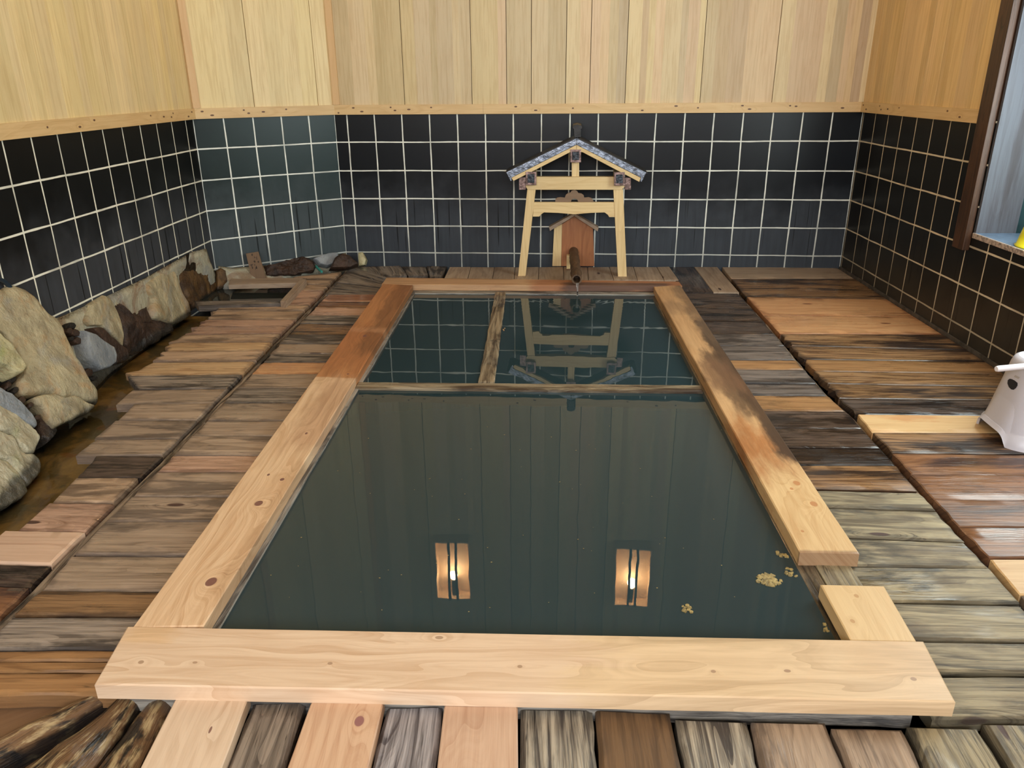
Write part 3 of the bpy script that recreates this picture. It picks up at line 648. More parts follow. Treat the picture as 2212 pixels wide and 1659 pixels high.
INB = Vector((0, -1, 0))
PBACK = NT('panel_backing').final((0.11, 0.05, 0.025), 0.8)
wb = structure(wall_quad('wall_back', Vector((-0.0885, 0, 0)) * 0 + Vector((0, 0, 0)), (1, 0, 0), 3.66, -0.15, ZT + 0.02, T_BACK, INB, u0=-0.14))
gb = [ony(x, 0, 0).x for x in (863, 1015, 1093, 1148, 1225, 1279, 1359, 1528, 1690)]
o = panelling(Vector((0, 0, 0)), (1, 0, 0), 3.62, ZT, ZTOP, INB, gb, 3, tint_mid, u0=-0.10); o.parent = wb
o = wall_quad('panel_backing', Vector((0, 0.006, 0)), (1, 0, 0), 3.66, ZT + 0.021, ZTOP, PBACK, INB, u0=-0.14, thick=0.1); o.parent = wb
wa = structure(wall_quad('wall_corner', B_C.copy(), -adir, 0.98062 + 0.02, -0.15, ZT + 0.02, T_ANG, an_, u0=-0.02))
o = panelling(B_C.copy(), -adir, 0.98062, ZT, ZTOP, an_, [0.41, 0.86], 11, tint_left, u0=0.0); o.parent = wa
o = wall_quad('panel_backing', B_C.copy() - an_ * 0.006, -adir, 1.0, ZT + 0.021, ZTOP, PBACK, an_, u0=-0.02, thick=0.1); o.parent = wa
LL = 7.2
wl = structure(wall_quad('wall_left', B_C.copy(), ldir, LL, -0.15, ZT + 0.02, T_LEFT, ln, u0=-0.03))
o = panelling(B_C.copy(), ldir, LL, ZT, ZTOP, ln, [1.0, 2.9, 4.0], 17, tint_left, u0=0.0); o.parent = wl
o = wall_quad('panel_backing', B_C.copy() - ln * 0.006, ldir, LL, ZT + 0.021, ZTOP, PBACK, ln, u0=-0.02, thick=0.1); o.parent = wl
# right wall: full height to the post, low beneath the window
UP0, UP1, UWE = 1.535, 1.66, 3.6; ZS = 0.555
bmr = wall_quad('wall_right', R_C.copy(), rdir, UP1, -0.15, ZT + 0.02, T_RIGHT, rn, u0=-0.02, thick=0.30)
wr = structure(bmr)
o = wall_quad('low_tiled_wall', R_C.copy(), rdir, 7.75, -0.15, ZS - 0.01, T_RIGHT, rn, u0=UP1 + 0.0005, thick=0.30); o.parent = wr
o = wall_quad('far_wall_section', R_C.copy(), rdir, 7.75, ZS - 0.009, ZTOP, W['ceiling'], rn, u0=UWE, thick=0.30); o.parent = wr
o = wall_quad('window_head', R_C.copy(), rdir, UWE, 2.25, ZTOP, W['ceiling'], rn, u0=UP1, thick=0.30); o.parent = wr
o = panelling(R_C.copy(), rdir, UP0 + 0.02, ZT, ZTOP, rn, [0.85], 23, tint_right, u0=0.0); o.parent = wr
o = wall_quad('panel_backing', R_C.copy() - rn * 0.006, rdir, UP1, ZT + 0.021, ZTOP, PBACK, rn, u0=-0.02, thick=0.28); o.parent = wr
# rails between tiles and boards
def rail(n, P0, d, L, inward, u0=0.0):
    d = Vector(d); inw = Vector(inward); pts = [P0 + d * u0 + inw * 0.0005 + Vector((0, 0, ZT)), P0 + d * u0 + inw * 0.03 + Vector((0, 0, ZT)), P0 + d * u0 + inw * 0.028 + Vector((0, 0, ZR)), P0 + d * u0 + inw * 0.0005 + Vector((0, 0, ZR))]
    bm = bmesh.new(); uvl = bm.loops.layers.uv.new('UVMap')
    a = [bm.verts.new(p) for p in pts]; b = [bm.verts.new(p + d * (L - u0)) for p in pts]
    bm.faces.new(a); bm.faces.new(b[::-1])
    for i in range(4): bm.faces.new((a[i], b[i], b[(i + 1) % 4], a[(i + 1) % 4]))
    bmesh.ops.recalc_face_normals(bm, faces=bm.faces)
    for f in bm.faces:
        for l in f.loops: l[uvl].uv = ((l.vert.co - P0).dot(d), l.vert.co.z + (l.vert.co - P0).dot(inw))
    return structure(obj('trim_%d' % n, bm, W['rail']))
rail(1, Vector((0, 0, 0)), (1, 0, 0), 0.99, INB, -0.09); rail(2, Vector((0, 0, 0)), (1, 0, 0), 3.60, INB, 0.991)
rail(3, B_C.copy(), -adir, 0.985, an_, 0.0); rail(4, B_C.copy(), ldir, LL, ln, 0.0)
rail(5, R_C.copy(), rdir, UP0 + 0.03, rn, 0.0)
# corner battens
def batten(n, c, w_, zz0, zz1, mat, ang):
    bm = bmesh.new(); box_bm(bm, (-w_ / 2, -0.012, zz0), (w_ / 2, 0.012, zz1)); bmesh.ops.rotate(bm, verts=bm.verts, matrix=Matrix.Rotation(ang, 3, 'Z')); bmesh.ops.translate(bm, verts=bm.verts, vec=c); bm.normal_update(); auto_uv(bm, 2)
    return structure(obj('trim_%d' % n, bm, mat))
wd('batten', srgb(220, 184, 136), srgb(206, 164, 114), ring=0.3, fine=0.3, tone=0.03, rough=0.5, bump=0.08)
batten(6, A_C + Vector((0.028, -0.018, 0)), 0.045, ZR + 0.001, ZTOP, W['batten'], 0)
batten(7, B_C - adir * 0.03 + an_ * 0.018, 0.045, ZR + 0.001, ZTOP, W['batten'], AA)
# dark post at the window edge
bm = bmesh.new(); P = [R_C + rdir * a + rn * b for a, b in ((UP0 + 0.01, 0.012), (UP0 + 0.01, 0.035), (UP1 - 0.005, 0.035), (UP1 - 0.005, 0.001))]
post = prism('trim_8', [p + Vector((0, 0, 0.47)) for p in P], (0, 0, ZTOP - 0.47), W['post_dark'], gaxis=2, bevel=0.003); structure(post)
# right window
win = structure(empty('window_1', R_C + rdir * 2.6 + Vector((0, 0, ZS))))
kids = []
def rp(a, b, z): return R_C + rdir * a - rn * b + Vector((0, 0, z))
kids.append(prism('window_jamb', [rp(UP1 + 0.002, 0.002, ZS), rp(UP1 + 0.02, 0.002, ZS), rp(UP1 + 0.02, 0.20, ZS), rp(UP1 + 0.002, 0.20, ZS)], (0, 0, 1.7), W['jamb_grey'], gaxis=2))
kids.append(prism('window_return', [rp(UP1 + 0.002, 0.2005, ZS), rp(UP1 + 0.012, 0.2005, ZS), rp(UP1 + 0.012, 0.2755, ZS), rp(UP1 + 0.002, 0.2755, ZS)], (0, 0, 1.69), M_TEALP))
kids.append(prism('window_sill', [rp(UP1 + 0.021, 0.0, ZS - 0.008), rp(UWE - 0.002, 0.0, ZS - 0.008), rp(UWE - 0.002, 0.30, ZS - 0.008), rp(UP1 + 0.021, 0.30, ZS - 0.008)], (0, 0, 0.016), M_SILL))
kids.append(prism('sill_edge', [rp(UP1 + 0.021, -0.014, ZS - 0.016), rp(UWE - 0.002, -0.014, ZS - 0.016), rp(UWE - 0.002, -0.001, ZS - 0.016), rp(UP1 + 0.021, -0.001, ZS - 0.016)], (0, 0, 0.026), M_SILLEDGE, bevel=0.003))
for a0, a1 in ((UP1 + 0.022, UP1 + 0.06), (2.60, 2.64), (UWE - 0.045, UWE - 0.004)):
    kids.append(prism('window_stile', [rp(a0, 0.245, ZS + 0.01), rp(a1, 0.245, ZS + 0.01), rp(a1, 0.275, ZS + 0.01), rp(a0, 0.275, ZS + 0.01)], (0, 0, 1.67), M_ALU))
kids.append(prism('lower_panel', [rp(UP1 + 0.003, 0.276, ZS + 0.01), rp(2.599, 0.276, ZS + 0.01), rp(2.599, 0.29, ZS + 0.01), rp(UP1 + 0.003, 0.29, ZS + 0.01)], (0, 0, 0.26), M_TEALP))
k = NT('frosted_glass'); k.b.inputs['Base Color'].default_value = (0.75, 0.86, 0.84, 1); k.b.inputs['Roughness'].default_value = 0.35; k.b.inputs['Transmission Weight'].default_value = 0.85; k.b.inputs['IOR'].default_value = 1.45
kids.append(prism('window_pane', [rp(UP1 + 0.061, 0.255, ZS + 0.271), rp(2.599, 0.255, ZS + 0.271), rp(2.599, 0.260, ZS + 0.271), rp(UP1 + 0.061, 0.260, ZS + 0.271)], (0, 0, 1.40), k.m))
kids.append(prism('window_pane', [rp(2.641, 0.255, ZS + 0.012), rp(UWE - 0.046, 0.255, ZS + 0.012), rp(UWE - 0.046, 0.260, ZS + 0.012), rp(2.641, 0.260, ZS + 0.012)], (0, 0, 1.66), k.m))
parent_keep(win, kids)
# ceiling, and the wall behind the camera with its window
ce = box('ceiling', (-1.2, YB - 0.1, ZTOP + 0.001), (4.3, 0.15, ZTOP + 0.1), W['ceiling']); structure(ce)
wf = structure(empty('wall_front', (1.5, YB, 0)))
fk = [box('wall_section', (-1.0, YB - 0.1, -0.15), (4.2, YB, 1.3), W['ceiling']), box('wall_section', (-1.0, YB - 0.1, 3.0), (4.2, YB, ZTOP), W['ceiling']),
      box('wall_section', (-1.0, YB - 0.1, 1.301), (-0.6, YB, 2.999), W['ceiling']), box('wall_section', (3.6, YB - 0.1, 1.301), (4.2, YB, 2.999), W['ceiling'])]
parent_keep(wf, fk)
w2 = structure(empty('window_2', (1.5, YB, 1.3)))
fk = [box('window_frame', (x, YB - 0.06, 1.302), (x + 0.05, YB - 0.02, 2.998), M_ALU) for x in (-0.598, 0.45, 1.5, 2.55, 3.548)]
parent_keep(w2, fk)

# ================================================================== ground: sub floor, channel, planks
fl = structure(empty('floor', (1.5, -3, -0.13)))
FK = []
def fpart(o, label=None, kind=None):
    if label: o['label'] = label
    if kind: o['kind'] = kind
    FK.append(o); return o
# dark ground under the boards, with a pit left open for the bath
def ground(lo, hi): return fpart(box('ground_bed', lo, hi, M_DARK))
ground((-1.1, -7.6, -0.20), (0.50, -0.001, -0.125)); ground((2.50, -7.6, -0.20), (4.1, -0.001, -0.125)); ground((0.501, -7.6, -0.20), (2.499, -4.33, -0.125)); ground((0.3, -4.6, -0.62), (2.75, -0.5, -0.57)); ground((0.3, -4.6, -0.569), (2.75, -4.34, -0.2)); ground((2.5, -4.33, -0.569), (2.75, -0.5, -0.201)); ground((0.501, -0.66, -0.20), (2.499, -0.001, -0.125))

SL = [(757, 570), (751, 578), (693, 640), (656, 677), (593, 740), (541, 796.5), (480, 857.5), (426, 914), (369, 973), (328, 1014), (274, 1066), (190, 1150), (127, 1210), (87, 1253), (72, 1271), (11, 1328), (-40, 1376), (-400, 1712)]
SR = [(1549, 570), (1554, 578), (1596, 630), (1663, 703), (1720, 771.6), (1743, 798), (1789, 850), (1844, 895), (1877, 935), (1920, 980), (1986, 1056), (2029, 1101), (2091, 1170), (2126, 1205), (2205, 1298), (2420, 1552)]
RL = [(837, 598), (285, 1355), (150, 1540)]
RRi = [(1466, 608), (1857, 1195), (1985, 1386), (2090, 1545)]
def at(poly, y):
    for (xa, ya), (xb, yb) in zip(poly, poly[1:]):
        if ya <= y <= yb: return xa + (xb - xa) * (y - ya) / (yb - ya)
    (xa, ya), (xb, yb) = (poly[0], poly[1]) if y < poly[0][1] else (poly[-2], poly[-1])
    return xa + (xb - xa) * (y - ya) / (yb - ya)
TH = 0.034
def lateral(name, yl0, yr0, yl1, yr1, lf, rf, mat, **kw):
    """a board lying across: lf/rf give x for a row"""
    A, B, Cc, D = onz(lf(yl0), yl0), onz(rf(yr0), yr0), onz(rf(yr1), yr1), onz(lf(yl1), yl1)
    return plank(name, A, B, Cc, D, kw.pop('th', TH), W[mat], **kw)

PL = 'floor_plank'
# --- left outer strip (channel side)
LAd = [  # yl0,yr0,yl1,yr1, xl0,xl1, mat, ragged
    (599, 587, 602, 600, 632, 663, 'tan', 0.0), (601, 600, 613, 613, 662, 655, 'tan', 0), (614, 614, 627, 626, 650, 640, 'tan', 0), (627, 626, 647, 643, 638, 618, 'pinktan', 0),
    (648, 643, 659, 658, 612, 606, 'pinktan', 0), (660, 658, 671.5, 669.5, 482, 465, 'tan', 0.02), (672, 670.5, 689, 688, 460, 441, 'tan', 0.03), (689.5, 688.5, 705, 703.5, 441, 430, 'pinktan', 0.035),
    (705, 704, 722, 720, 425, 402, 'pinktan', 0.045), (723, 721, 740, 738.5, 400, 366, 'tan', 0.03), (740.5, 739, 759, 756, 366, 356, 'lightold', 0.04), (760, 757, 779.5, 778, 354, 331, 'tan', 0.03),
    (782, 780, 810.5, 807, 318, 276, 'lightold', 0.045), (812, 809, 840, 838, 275, 299, 'grey', 0.0), (841, 838.5, 871.5, 869.5, 284, 249, 'taupe', 0.01), (872, 870, 906.5, 906.5, 289, 256, 'taupe', 0.005),
    (907.5, 907.5, 947, 947, 249, 202, 'taupe', 0.005), (948, 948, 983, 982.5, 206, 163, 'taupe', 0.006), (984, 984, 1030.5, 1030, 210, 165, 'dark', 0.01), (1032, 1032, 1084, 1085, 163, 112, 'tan', 0.003),
    (1085, 1086, 1145, 1147, 106, 38, 'pinktan', 0.003), (1145, 1148, 1214, 1218, 10, -70, 'new_pink', 0.002), (1216, 1220, 1262, 1266, -75, -130, 'dark', 0.0), (1263, 1267, 1325, 1330, -132, -215, 'redbrown', 0.0),
    (1328, 1332, 1400, 1404, -220, -310, 'taupe', 0.0)]
for r in LAd:
    xl = {r[0]: r[4], r[2]: r[5]}
    lf = lambda y, a=r: a[4] + (a[5] - a[4]) * (y - a[0]) / (a[2] - a[0])
    A, B = onz(r[4], r[0]), onz(at(SL, r[1]) - 1 - r[1] * 0.0075, r[1]); Cc, D = onz(at(SL, r[3]) - 1 - r[3] * 0.0075, r[3]), onz(r[5], r[2])
    fpart(plank(PL, A, B, Cc, D, TH, W[r[6]], ragl=r[7], ragr=0.004, wear=0.005, nu=20, nv=8 if r[7] > 0.01 else 6, gap=0.001),
          'pale newer board' if r[6] in ('new_pink',) else ('dark wet board with an eaten end' if r[0] == 984 else None))
# --- left inner strip (between the long gap and the bath)
LBd = [(636, 636, 651, 651.5, 'orange'), (651, 652, 661.5, 663, 'redbrown'), (662, 664, 681, 680.5, 'pinktan'), (681, 681, 698.5, 698.5, 'grey'), (698.5, 699, 721, 722, 'brownmix'), (722, 724, 742, 742, 'grey'), (742, 742, 762, 763, 'taupe'),
       (763, 764, 781, 781, 'grey'), (781, 782, 807, 807, 'brightstrip'), (807, 807, 838, 838, 'taupe'), (838, 838, 869, 869.5, 'grey'), (869.5, 869.5, 906.5, 906.5, 'taupe'), (908.5, 908.5, 941, 941, 'taupe'),
       (941, 941, 981, 981.5, 'taupe'), (983, 983.5, 1017.5, 1018, 'pinktan'), (1018, 1019, 1071, 1072, 'taupe'), (1072, 1072.5, 1126, 1126, 'taupe'), (1126, 1126, 1196, 1198.5, 'taupe'), (1199, 1201, 1275, 1275, 'taupe'),
       (1276, 1277, 1328, 1329, 'brownmix'), (1331, 1333, 1401.5, 1401.5, 'grey'), (1403, 1403, 1426, 1426.5, 'amber'), (1427, 1427, 1451, 1450, 'amber'), (1452, 1451, 1500, 1500, 'amber')]
for r in LBd:
    sl = lambda y: at(SL, y) + 4 + y * 0.011
    rl = lambda y: at(RL, y) + 34 + (y - 600) * 0.05
    fpart(lateral(PL, r[0], r[1], r[2], r[3], sl, rl, r[4], ragl=0.006 if r[0] < 1400 else 0, ragr=0.0, wear=0.005, nu=18, gap=0.001, lump=0.0015 if r[0] == 781 else 0.0),
          'bright orange wet board' if r[0] == 781 else ('orange wet board' if r[4] == 'orange' else None))
# old slanting boards at the head of the left strip
OLD = [((762, 576), (812, 574), (825, 592), (803, 606)), ((812, 575), (866, 574), (880, 594), (826, 598)), ((867, 575), (920, 575), (926, 594), (882, 595)), ((921, 575), (966, 575), (955, 599), (927, 597)),
       ((750, 585), (764, 577), (852, 602), (838, 612)), ((728, 608), (748, 586), (838, 613), (832, 622)), ((716, 622), (729, 610), (832, 624), (826, 631)), ((703, 635), (715, 623), (826, 632), (826, 636))]
for q in OLD:
    A, B, Cc, D = [onz(x, y, -0.006) for x, y in (q[0], q[1], q[2], q[3])]
    if q[1][0] - q[0][0] < 40 and q[2][0] - q[3][0] < 40:   # long way runs from q0-q1 towards q2-q3
        fpart(plank(PL, A, D, Cc, B, 0.03, W['grey'], wear=0.006, gap=0.002))
    else: fpart(plank(PL, A, B, Cc, D, 0.03, W['grey'], wear=0.007, axis='v', gap=0.002))
# --- right inner strip
RAd = [(633, 634, 664, 666, 'dark'), (665, 667, 692, 693, 'dark'), (693, 694, 720, 721, 'dark'), (721, 722, 746, 747, 'greyd'), (747, 748, 776, 777, 'greyd'), (777, 778, 796, 797, 'amber'), (798, 799, 827, 828, 'greyd'), (828, 829, 852, 853, 'greyd'),
       (853, 854, 885, 886, 'amber'), (886, 887, 923, 924, 'dark'), (924, 925, 965, 966, 'dark'), (967, 968, 1003, 1003, 'dark'), (1004, 1004, 1052, 1058, 'brownmix'), (1058, 1065, 1093, 1102, 'olive'),
       (1094, 1103, 1156, 1167, 'olive'), (1160, 1171, 1221, 1226, 'olive'), (1222, 1227, 1298, 1303, 'olive'), (1302, 1307, 1380, 1386, 'olive'), (1383, 1389, 1448, 1454, 'olive'), (1458, 1462, 1550, 1552, 'olive')]
for r in RAd:
    lfn = lambda y: at(RRi, y) - (34 + (y - 600) * 0.05)
    rfn = lambda y: at(SR, y) - 2 - y * 0.004
    fpart(lateral(PL, r[0], r[1], r[2], r[3], lfn, rfn, r[4], ragr=0.006, wear=0.005, nu=18, gap=0.001))
# --- right outer strip to the tiled wall
RBd = [(577, 577, 602, 602, 'platform'), (602, 602, 641, 645, 'brownmix'), (641.5, 646, 680, 683, 'brightstrip'), (680.5, 683.5, 720, 721, 'brightstrip'), (721, 722, 745.5, 755, 'brownmix'), (746, 756, 775, 780, 'brownmix'), (776, 781, 801, 806, 'amber'), (802, 807, 828.5, 835, 'brownmix'),
       (829, 836, 860.5, 864, 'brownmix'), (862, 865, 893.5, 899, 'dark'), (894.5, 900, 933.5, 936, 'cream'), (934.5, 937, 978, 983, 'brownmix'), (979, 984, 1023, 1029, 'redbrown'), (1024, 1030, 1078, 1082, 'redbrown'),
       (1079, 1083, 1138, 1141, 'redbrown'), (1139, 1142, 1204, 1206, 'redbrown'), (1206, 1208, 1283, 1286, 'cream'), (1285, 1288, 1375, 1380, 'taupe'), (1377, 1382, 1475, 1480, 'taupe')]
def rwx(y):      # where a row meets the foot of the right wall
    lo_, hi_ = 1700.0, 4200.0
    for _ in range(40):
        mid = (lo_ + hi_) / 2; p = onz(mid, y)
        if (p - (R_C + rn * 0.014)).dot(rn) > 0: lo_ = mid
        else: hi_ = mid
    return lo_
for r in RBd:
    lfn = lambda y: at(SR, y) + 3 + y * 0.006 + (0 if r[4] not in ('brownmix', 'amber') else 8 * max(0, 1 - abs(y - 810) / 90))
    fpart(lateral(PL, r[0], r[1], r[2], r[3], lfn, rwx, r[4], ragl=0.018 if 720 < r[0] < 990 and r[4] != 'cream' else 0.003, wear=0.003, nu=22, gap=0.0008, rnd=0.004),
          {'cream': 'pale new board', 'brightstrip': 'bright knotty board'}.get(r[4]))
# --- boards behind the bath, under the little roof
XT = [971, 1017, 1068, 1113, 1164, 1217, 1269, 1316, 1368, 1419, 1446, 1499, 1550]; XB = [957, 1009, 1063, 1110, 1163, 1218, 1271, 1326, 1377, 1435, 1466, 1541, 1598]
for i in range(12):
    yb = 605 if i < 10 else 631; zt = 0.004 if i < 10 else 0.0
    xb = [XB[i], XB[i + 1]] if i < 10 else [{10: 1470, 11: 1541}[i], {10: 1541, 11: 1597}[i]]
    A, B, Cc, D = onz(XT[i], 576.5, zt), onz(XT[i + 1], 576.5, zt), onz(xb[1], yb, zt), onz(xb[0], yb, zt)
    fpart(plank(PL, A, B, Cc, D, 0.035, W['platform' if i != 10 else 'dark'], axis='v', wear=0.001, rnd=0.003, gap=0.0015))
# --- front boards, running towards the viewer
FR = [((186, 1494), (246, 1491), (-60, 1659), (-190, 1659), 'rotten'), ((252, 1496), (306, 1499), (188, 1659), (25, 1659), 'rotten'), ((318, 1496), (376, 1500), (300, 1659), (192, 1659), 'rotten'),
      ((384, 1497), (543, 1493), (480, 1659), (301, 1659), 'new_pale'), ((546, 1514), (661, 1512), (616, 1659), (487, 1659), 'grey'), ((677, 1501), (832, 1507), (796, 1659), (619, 1659), 'new_knot'),
      ((836, 1522), (957, 1520), (942, 1659), (799, 1659), 'greyridged'), ((960, 1514), (1119, 1514), (1120, 1659), (943, 1659), 'new_pink'), ((1123, 1525), (1280, 1527), (1291, 1659), (1122, 1659), 'ridged'),
      ((1284, 1527), (1448, 1536), (1475, 1659), (1293, 1659), 'brown'), ((1458, 1546), (1614, 1553), (1640, 1659), (1478, 1659), 'ridged'), ((1620, 1552), (1784, 1556), (1824, 1659), (1644, 1659), 'taupe'),
      ((1796, 1567), (1950, 1571), (1993, 1659), (1829, 1659), 'taupe'), ((1959, 1563), (2112, 1568), (2170, 1659), (1999, 1659), 'olive'), ((2122, 1556), (2290, 1558), (2375, 1659), (2182, 1659), 'olive')]
for i, (a, b, c_, d_, mt) in enumerate(FR):
    new = mt.startswith('new'); zz = 0.012 if new else -0.006
    A, B, Cc, D = onz(*a, zz), onz(*b, zz), onz(*c_, zz), onz(*d_, zz)
    ext = lambda far, near: far + (near - far) * ((far.y + 5.75) / (far.y - near.y))
    D2, C2 = ext(A, D), ext(B, Cc)
    rot = mt == 'rotten'
    fpart(plank(PL, A, B, C2, D2, 0.028 if new else 0.045, W[mt], axis='v', wear=0.0008 if new else (0.014 if rot else 0.005), rnd=0.003 if new else 0.012, lump=0.016 if rot else 0.0, gap=0.001, zj=0.001),
          'pale new board' if new else ('rotted dark board' if rot else None))
# brown sheet lying under the rotted boards at the lower left
q = [onz(x, y, -0.035) for x, y in ((0, 1466), (120, 1432), (262, 1420), (300, 1480), (185, 1500), (40, 1545))]
bmS = [onz(-260, 1530, -0.045), onz(268, 1418, -0.045), onz(236, 1494, -0.045), onz(-260, 1730, -0.045)]
fpart(plank('brown_sheet', bmS[0], bmS[1], bmS[2], bmS[3], 0.01, W['sheet'], wear=0.001, rnd=0.002), 'flat brown sheet')
# long joists showing in the gaps
def joist(poly, off, wpx, z):
    for (xa, ya), (xb, yb) in zip(poly[1:-1], poly[2:]):
        pass
    pts = [onz(x + off + y * 0.0015, y, 0) for x, y in poly[1:-1]]
    A, B = pts[0], pts[-1]; n_ = Vector((1, 0, 0)) * wpx
    bm = bmesh.new(); uvl = bm.loops.layers.uv.new('UVMap'); prev = None; N = 60; L = (B - A).length; uvd = {}
    # follow the polyline
    cum = [0];
    for p, q_ in zip(pts, pts[1:]): cum.append(cum[-1] + (q_ - p).length)
    secs = []
    for i in range(N + 1):
        s = cum[-1] * i / N; j = max(k_ for k_ in range(len(cum)) if cum[k_] <= s + 1e-9); j = min(j, len(pts) - 2)
        p = pts[j].lerp(pts[j + 1], (s - cum[j]) / max(1e-6, cum[j + 1] - cum[j]))
        nz = MN.noise(Vector((s * 9, 1, 0))) * 0.006; nw = MN.noise(Vector((s * 7, 5, 0))) * 0.007 + MN.noise(Vector((s * 28, 5, 0))) * 0.004
        ring_ = [p + Vector((-wpx / 2 + nw, 0, z - 0.10)), p + Vector((-wpx / 2 + nw, 0, z - 0.006 + nz)), p + Vector((-wpx / 4, 0, z + nz)), p + Vector((wpx / 4, 0, z + nz)), p + Vector((wpx / 2 + nw, 0, z - 0.006 + nz)), p + Vector((wpx / 2 + nw, 0, z - 0.10))]
        vs = [bm.verts.new(x) for x in ring_]
        for k_, v in enumerate(vs): uvd[v] = (s, k_ * 0.012)
        secs.append(vs)
    for a, b in zip(secs, secs[1:]):
        for k_ in range(5): bm.faces.new((a[k_], a[k_ + 1], b[k_ + 1], b[k_]))
    bm.faces.new(secs[0]); bm.faces.new(secs[-1][::-1])
    bmesh.ops.recalc_face_normals(bm, faces=bm.faces)
    for f in bm.faces:
        for l in f.loops: l[uvl].uv = uvd[l.vert]
    return fpart(obj('joist', bm, W['joist'], smooth=False))
joist(SL, 1.5, 0.026, -0.010); joist(SR, 0.5, 0.018, -0.024)
# skirting strip at the foot of the right wall
sk = prism('baseboard_right', [R_C + rdir * a + rn * b + Vector((0, 0, -0.03)) for a, b in ((0.02, 0.001), (0.02, 0.012), (5.5, 0.012), (5.5, 0.001))], (0, 0, 0.045), M_SKIRT); structure(sk)
parent_keep(fl, FK)

# --- water channel on the left
chl = [(470, 640), (430, 668), (400, 690), (330, 750), (255, 800), (208, 880), (150, 930), (110, 960), (80, 1030), (55, 1090), (0, 1125), (-120, 1200), (-260, 1290)]
def loft(name, left, right, mat, z, parent=None):
    bm = bmesh.new(); rows = []
    for a, b in zip(left, right):
        rows.append([bm.verts.new(a.lerp(b, t)) for t in [i / 6 for i in range(7)]])
    for a, b in zip(rows, rows[1:]):
        for i in range(6): bm.faces.new((a[i], a[i + 1], b[i + 1], b[i]))
    bmesh.ops.recalc_face_normals(bm, faces=bm.faces)
    if bm.faces[:][0].normal.z < 0: bmesh.ops.reverse_faces(bm, faces=bm.faces[:])
    return obj(name, bm, mat, parent)
ch = box('channel_bed', (-0.83, -6.6, -0.124), (0.14, -1.12, -0.104), M_BED); parent_keep(fl, [ch])
bm = bmesh.new(); cw = [B_C + ldir * a_ + ln * o_ for a_, o_ in ((0.55, 0.03), (6.2, 0.03), (6.2, 0.68), (0.55, 0.50))]
bm.faces.new([bm.verts.new((p.x, p.y, -0.088)) for p in cw]); bmesh.ops.subdivide_edges(bm, edges=bm.edges[:], cuts=6, use_grid_fill=True); bm.normal_update()
if bm.faces[:][0].normal.z < 0: bmesh.ops.reverse_faces(bm, faces=bm.faces[:])
wch = obj('channel_water', bm, M_SHALLOW)
tag(origin_to_base(wch), 'shallow clear brownish water in the channel between rocks and planks', 'water')

# ================================================================== left bank: cement footing and rocks
def bank(name, rows_, mat, seed, amp=0.01, n=40):
    """rows_: list of (top, bottom) 3-D pairs along the wall"""
    bm = bmesh.new(); R_ = []; K = 8; cum = [0]
    for a, b in zip(rows_, rows_[1:]): cum.append(cum[-1] + (b[0] - a[0]).length)
    for i in range(n + 1):
        s = cum[-1] * i / n; j = min(max(k_ for k_ in range(len(cum)) if cum[k_] <= s + 1e-9), len(rows_) - 2)
        t = (s - cum[j]) / max(1e-6, cum[j + 1] - cum[j]); a = rows_[j][0].lerp(rows_[j + 1][0], t); b = rows_[j][1].lerp(rows_[j + 1][1], t)
        r = []
        for k_ in range(K + 1):
            p = a.lerp(b, k_ / K); r.append(bm.verts.new(p + Vector((1, 0, 0.4)) * (amp * (abs(MN.fractal(p * 8 + Vector((seed, 0, 0)), 0.8, 2.0, 4)) + 0.15) if 0 < k_ < K else 0)))
        R_.append(r)
    for a, b in zip(R_, R_[1:]):
        for i in range(K): bm.faces.new((a[i], a[i + 1], b[i + 1], b[i]))
    # close behind
    back = [bm.verts.new(Vector((r[0].co.x - 0.03, r[0].co.y, -0.12))) for r in R_]
    for i in range(len(R_) - 1):
        bm.faces.new((R_[i][0], R_[i + 1][0], back[i + 1], back[i])); bm.faces.new((R_[i][K], back[i], back[i + 1], R_[i + 1][K]))
    bm.faces.new([v for v in R_[0]] + [back[0]]); bm.faces.new([v for v in R_[-1]][::-1] + [back[-1]])
    bmesh.ops.recalc_face_normals(bm, faces=bm.faces)
    return obj(name, bm, mat, smooth=True)
def lw(a, z, off=0.012): return B_C + ldir * a + ln * off + Vector((0, 0, z))
rows_ = [(lw(0.06, 0.11), onz(478, 640, -0.12)), (lw(0.12, 0.26), onz(445, 668, -0.12)), (lw(0.35, 0.283), onz(425, 668, -0.12)), (lw(0.98, 0.264), onz(395, 695, -0.12)), (lw(1.40, 0.268), onz(325, 757, -0.12)), (lw(1.80, 0.277), onz(245, 815, -0.12)), (lw(2.05, 0.30), onz(205, 860, -0.12))]
f1 = structure(bank('trim_9', rows_, R_CEM, 3.0))
rows_ = [(lw(1.95, 0.24), onz(215, 850, -0.12)), (lw(2.4, 0.40), onz(150, 925, -0.12)), (lw(2.9, 0.42), onz(80, 1010, -0.12)), (lw(3.4, 0.40), onz(20, 1110, -0.12)), (lw(4.0, 0.38), onz(-120, 1190, -0.12)), (lw(4.8, 0.3), onz(-420, 1400, -0.12))]
rows_ = [(a - Vector((0, 0, 0.06)), b - Vector((0.09, 0, 0))) for a, b in rows_]
f2 = structure(bank('trim_10', rows_, R_MUD, 9.0, 0.03))
# low footing along the angled wall
def aw(a, z, off=0.010): return B_C - adir * a + an_ * off + Vector((0, 0, z))
rows_ = [(aw(0.02, 0.11), aw(0.02, -0.08, 0.12)), (aw(0.12, 0.085), aw(0.12, -0.06, 0.14)), (aw(0.35, 0.07), aw(0.35, -0.06, 0.12)), (aw(0.62, 0.06), aw(0.62, -0.06, 0.10)), (aw(0.97, 0.085), aw(0.97, -0.06, 0.07))]
f3 = structure(bank('trim_11', rows_, R_CEM, 5.0, 0.006))

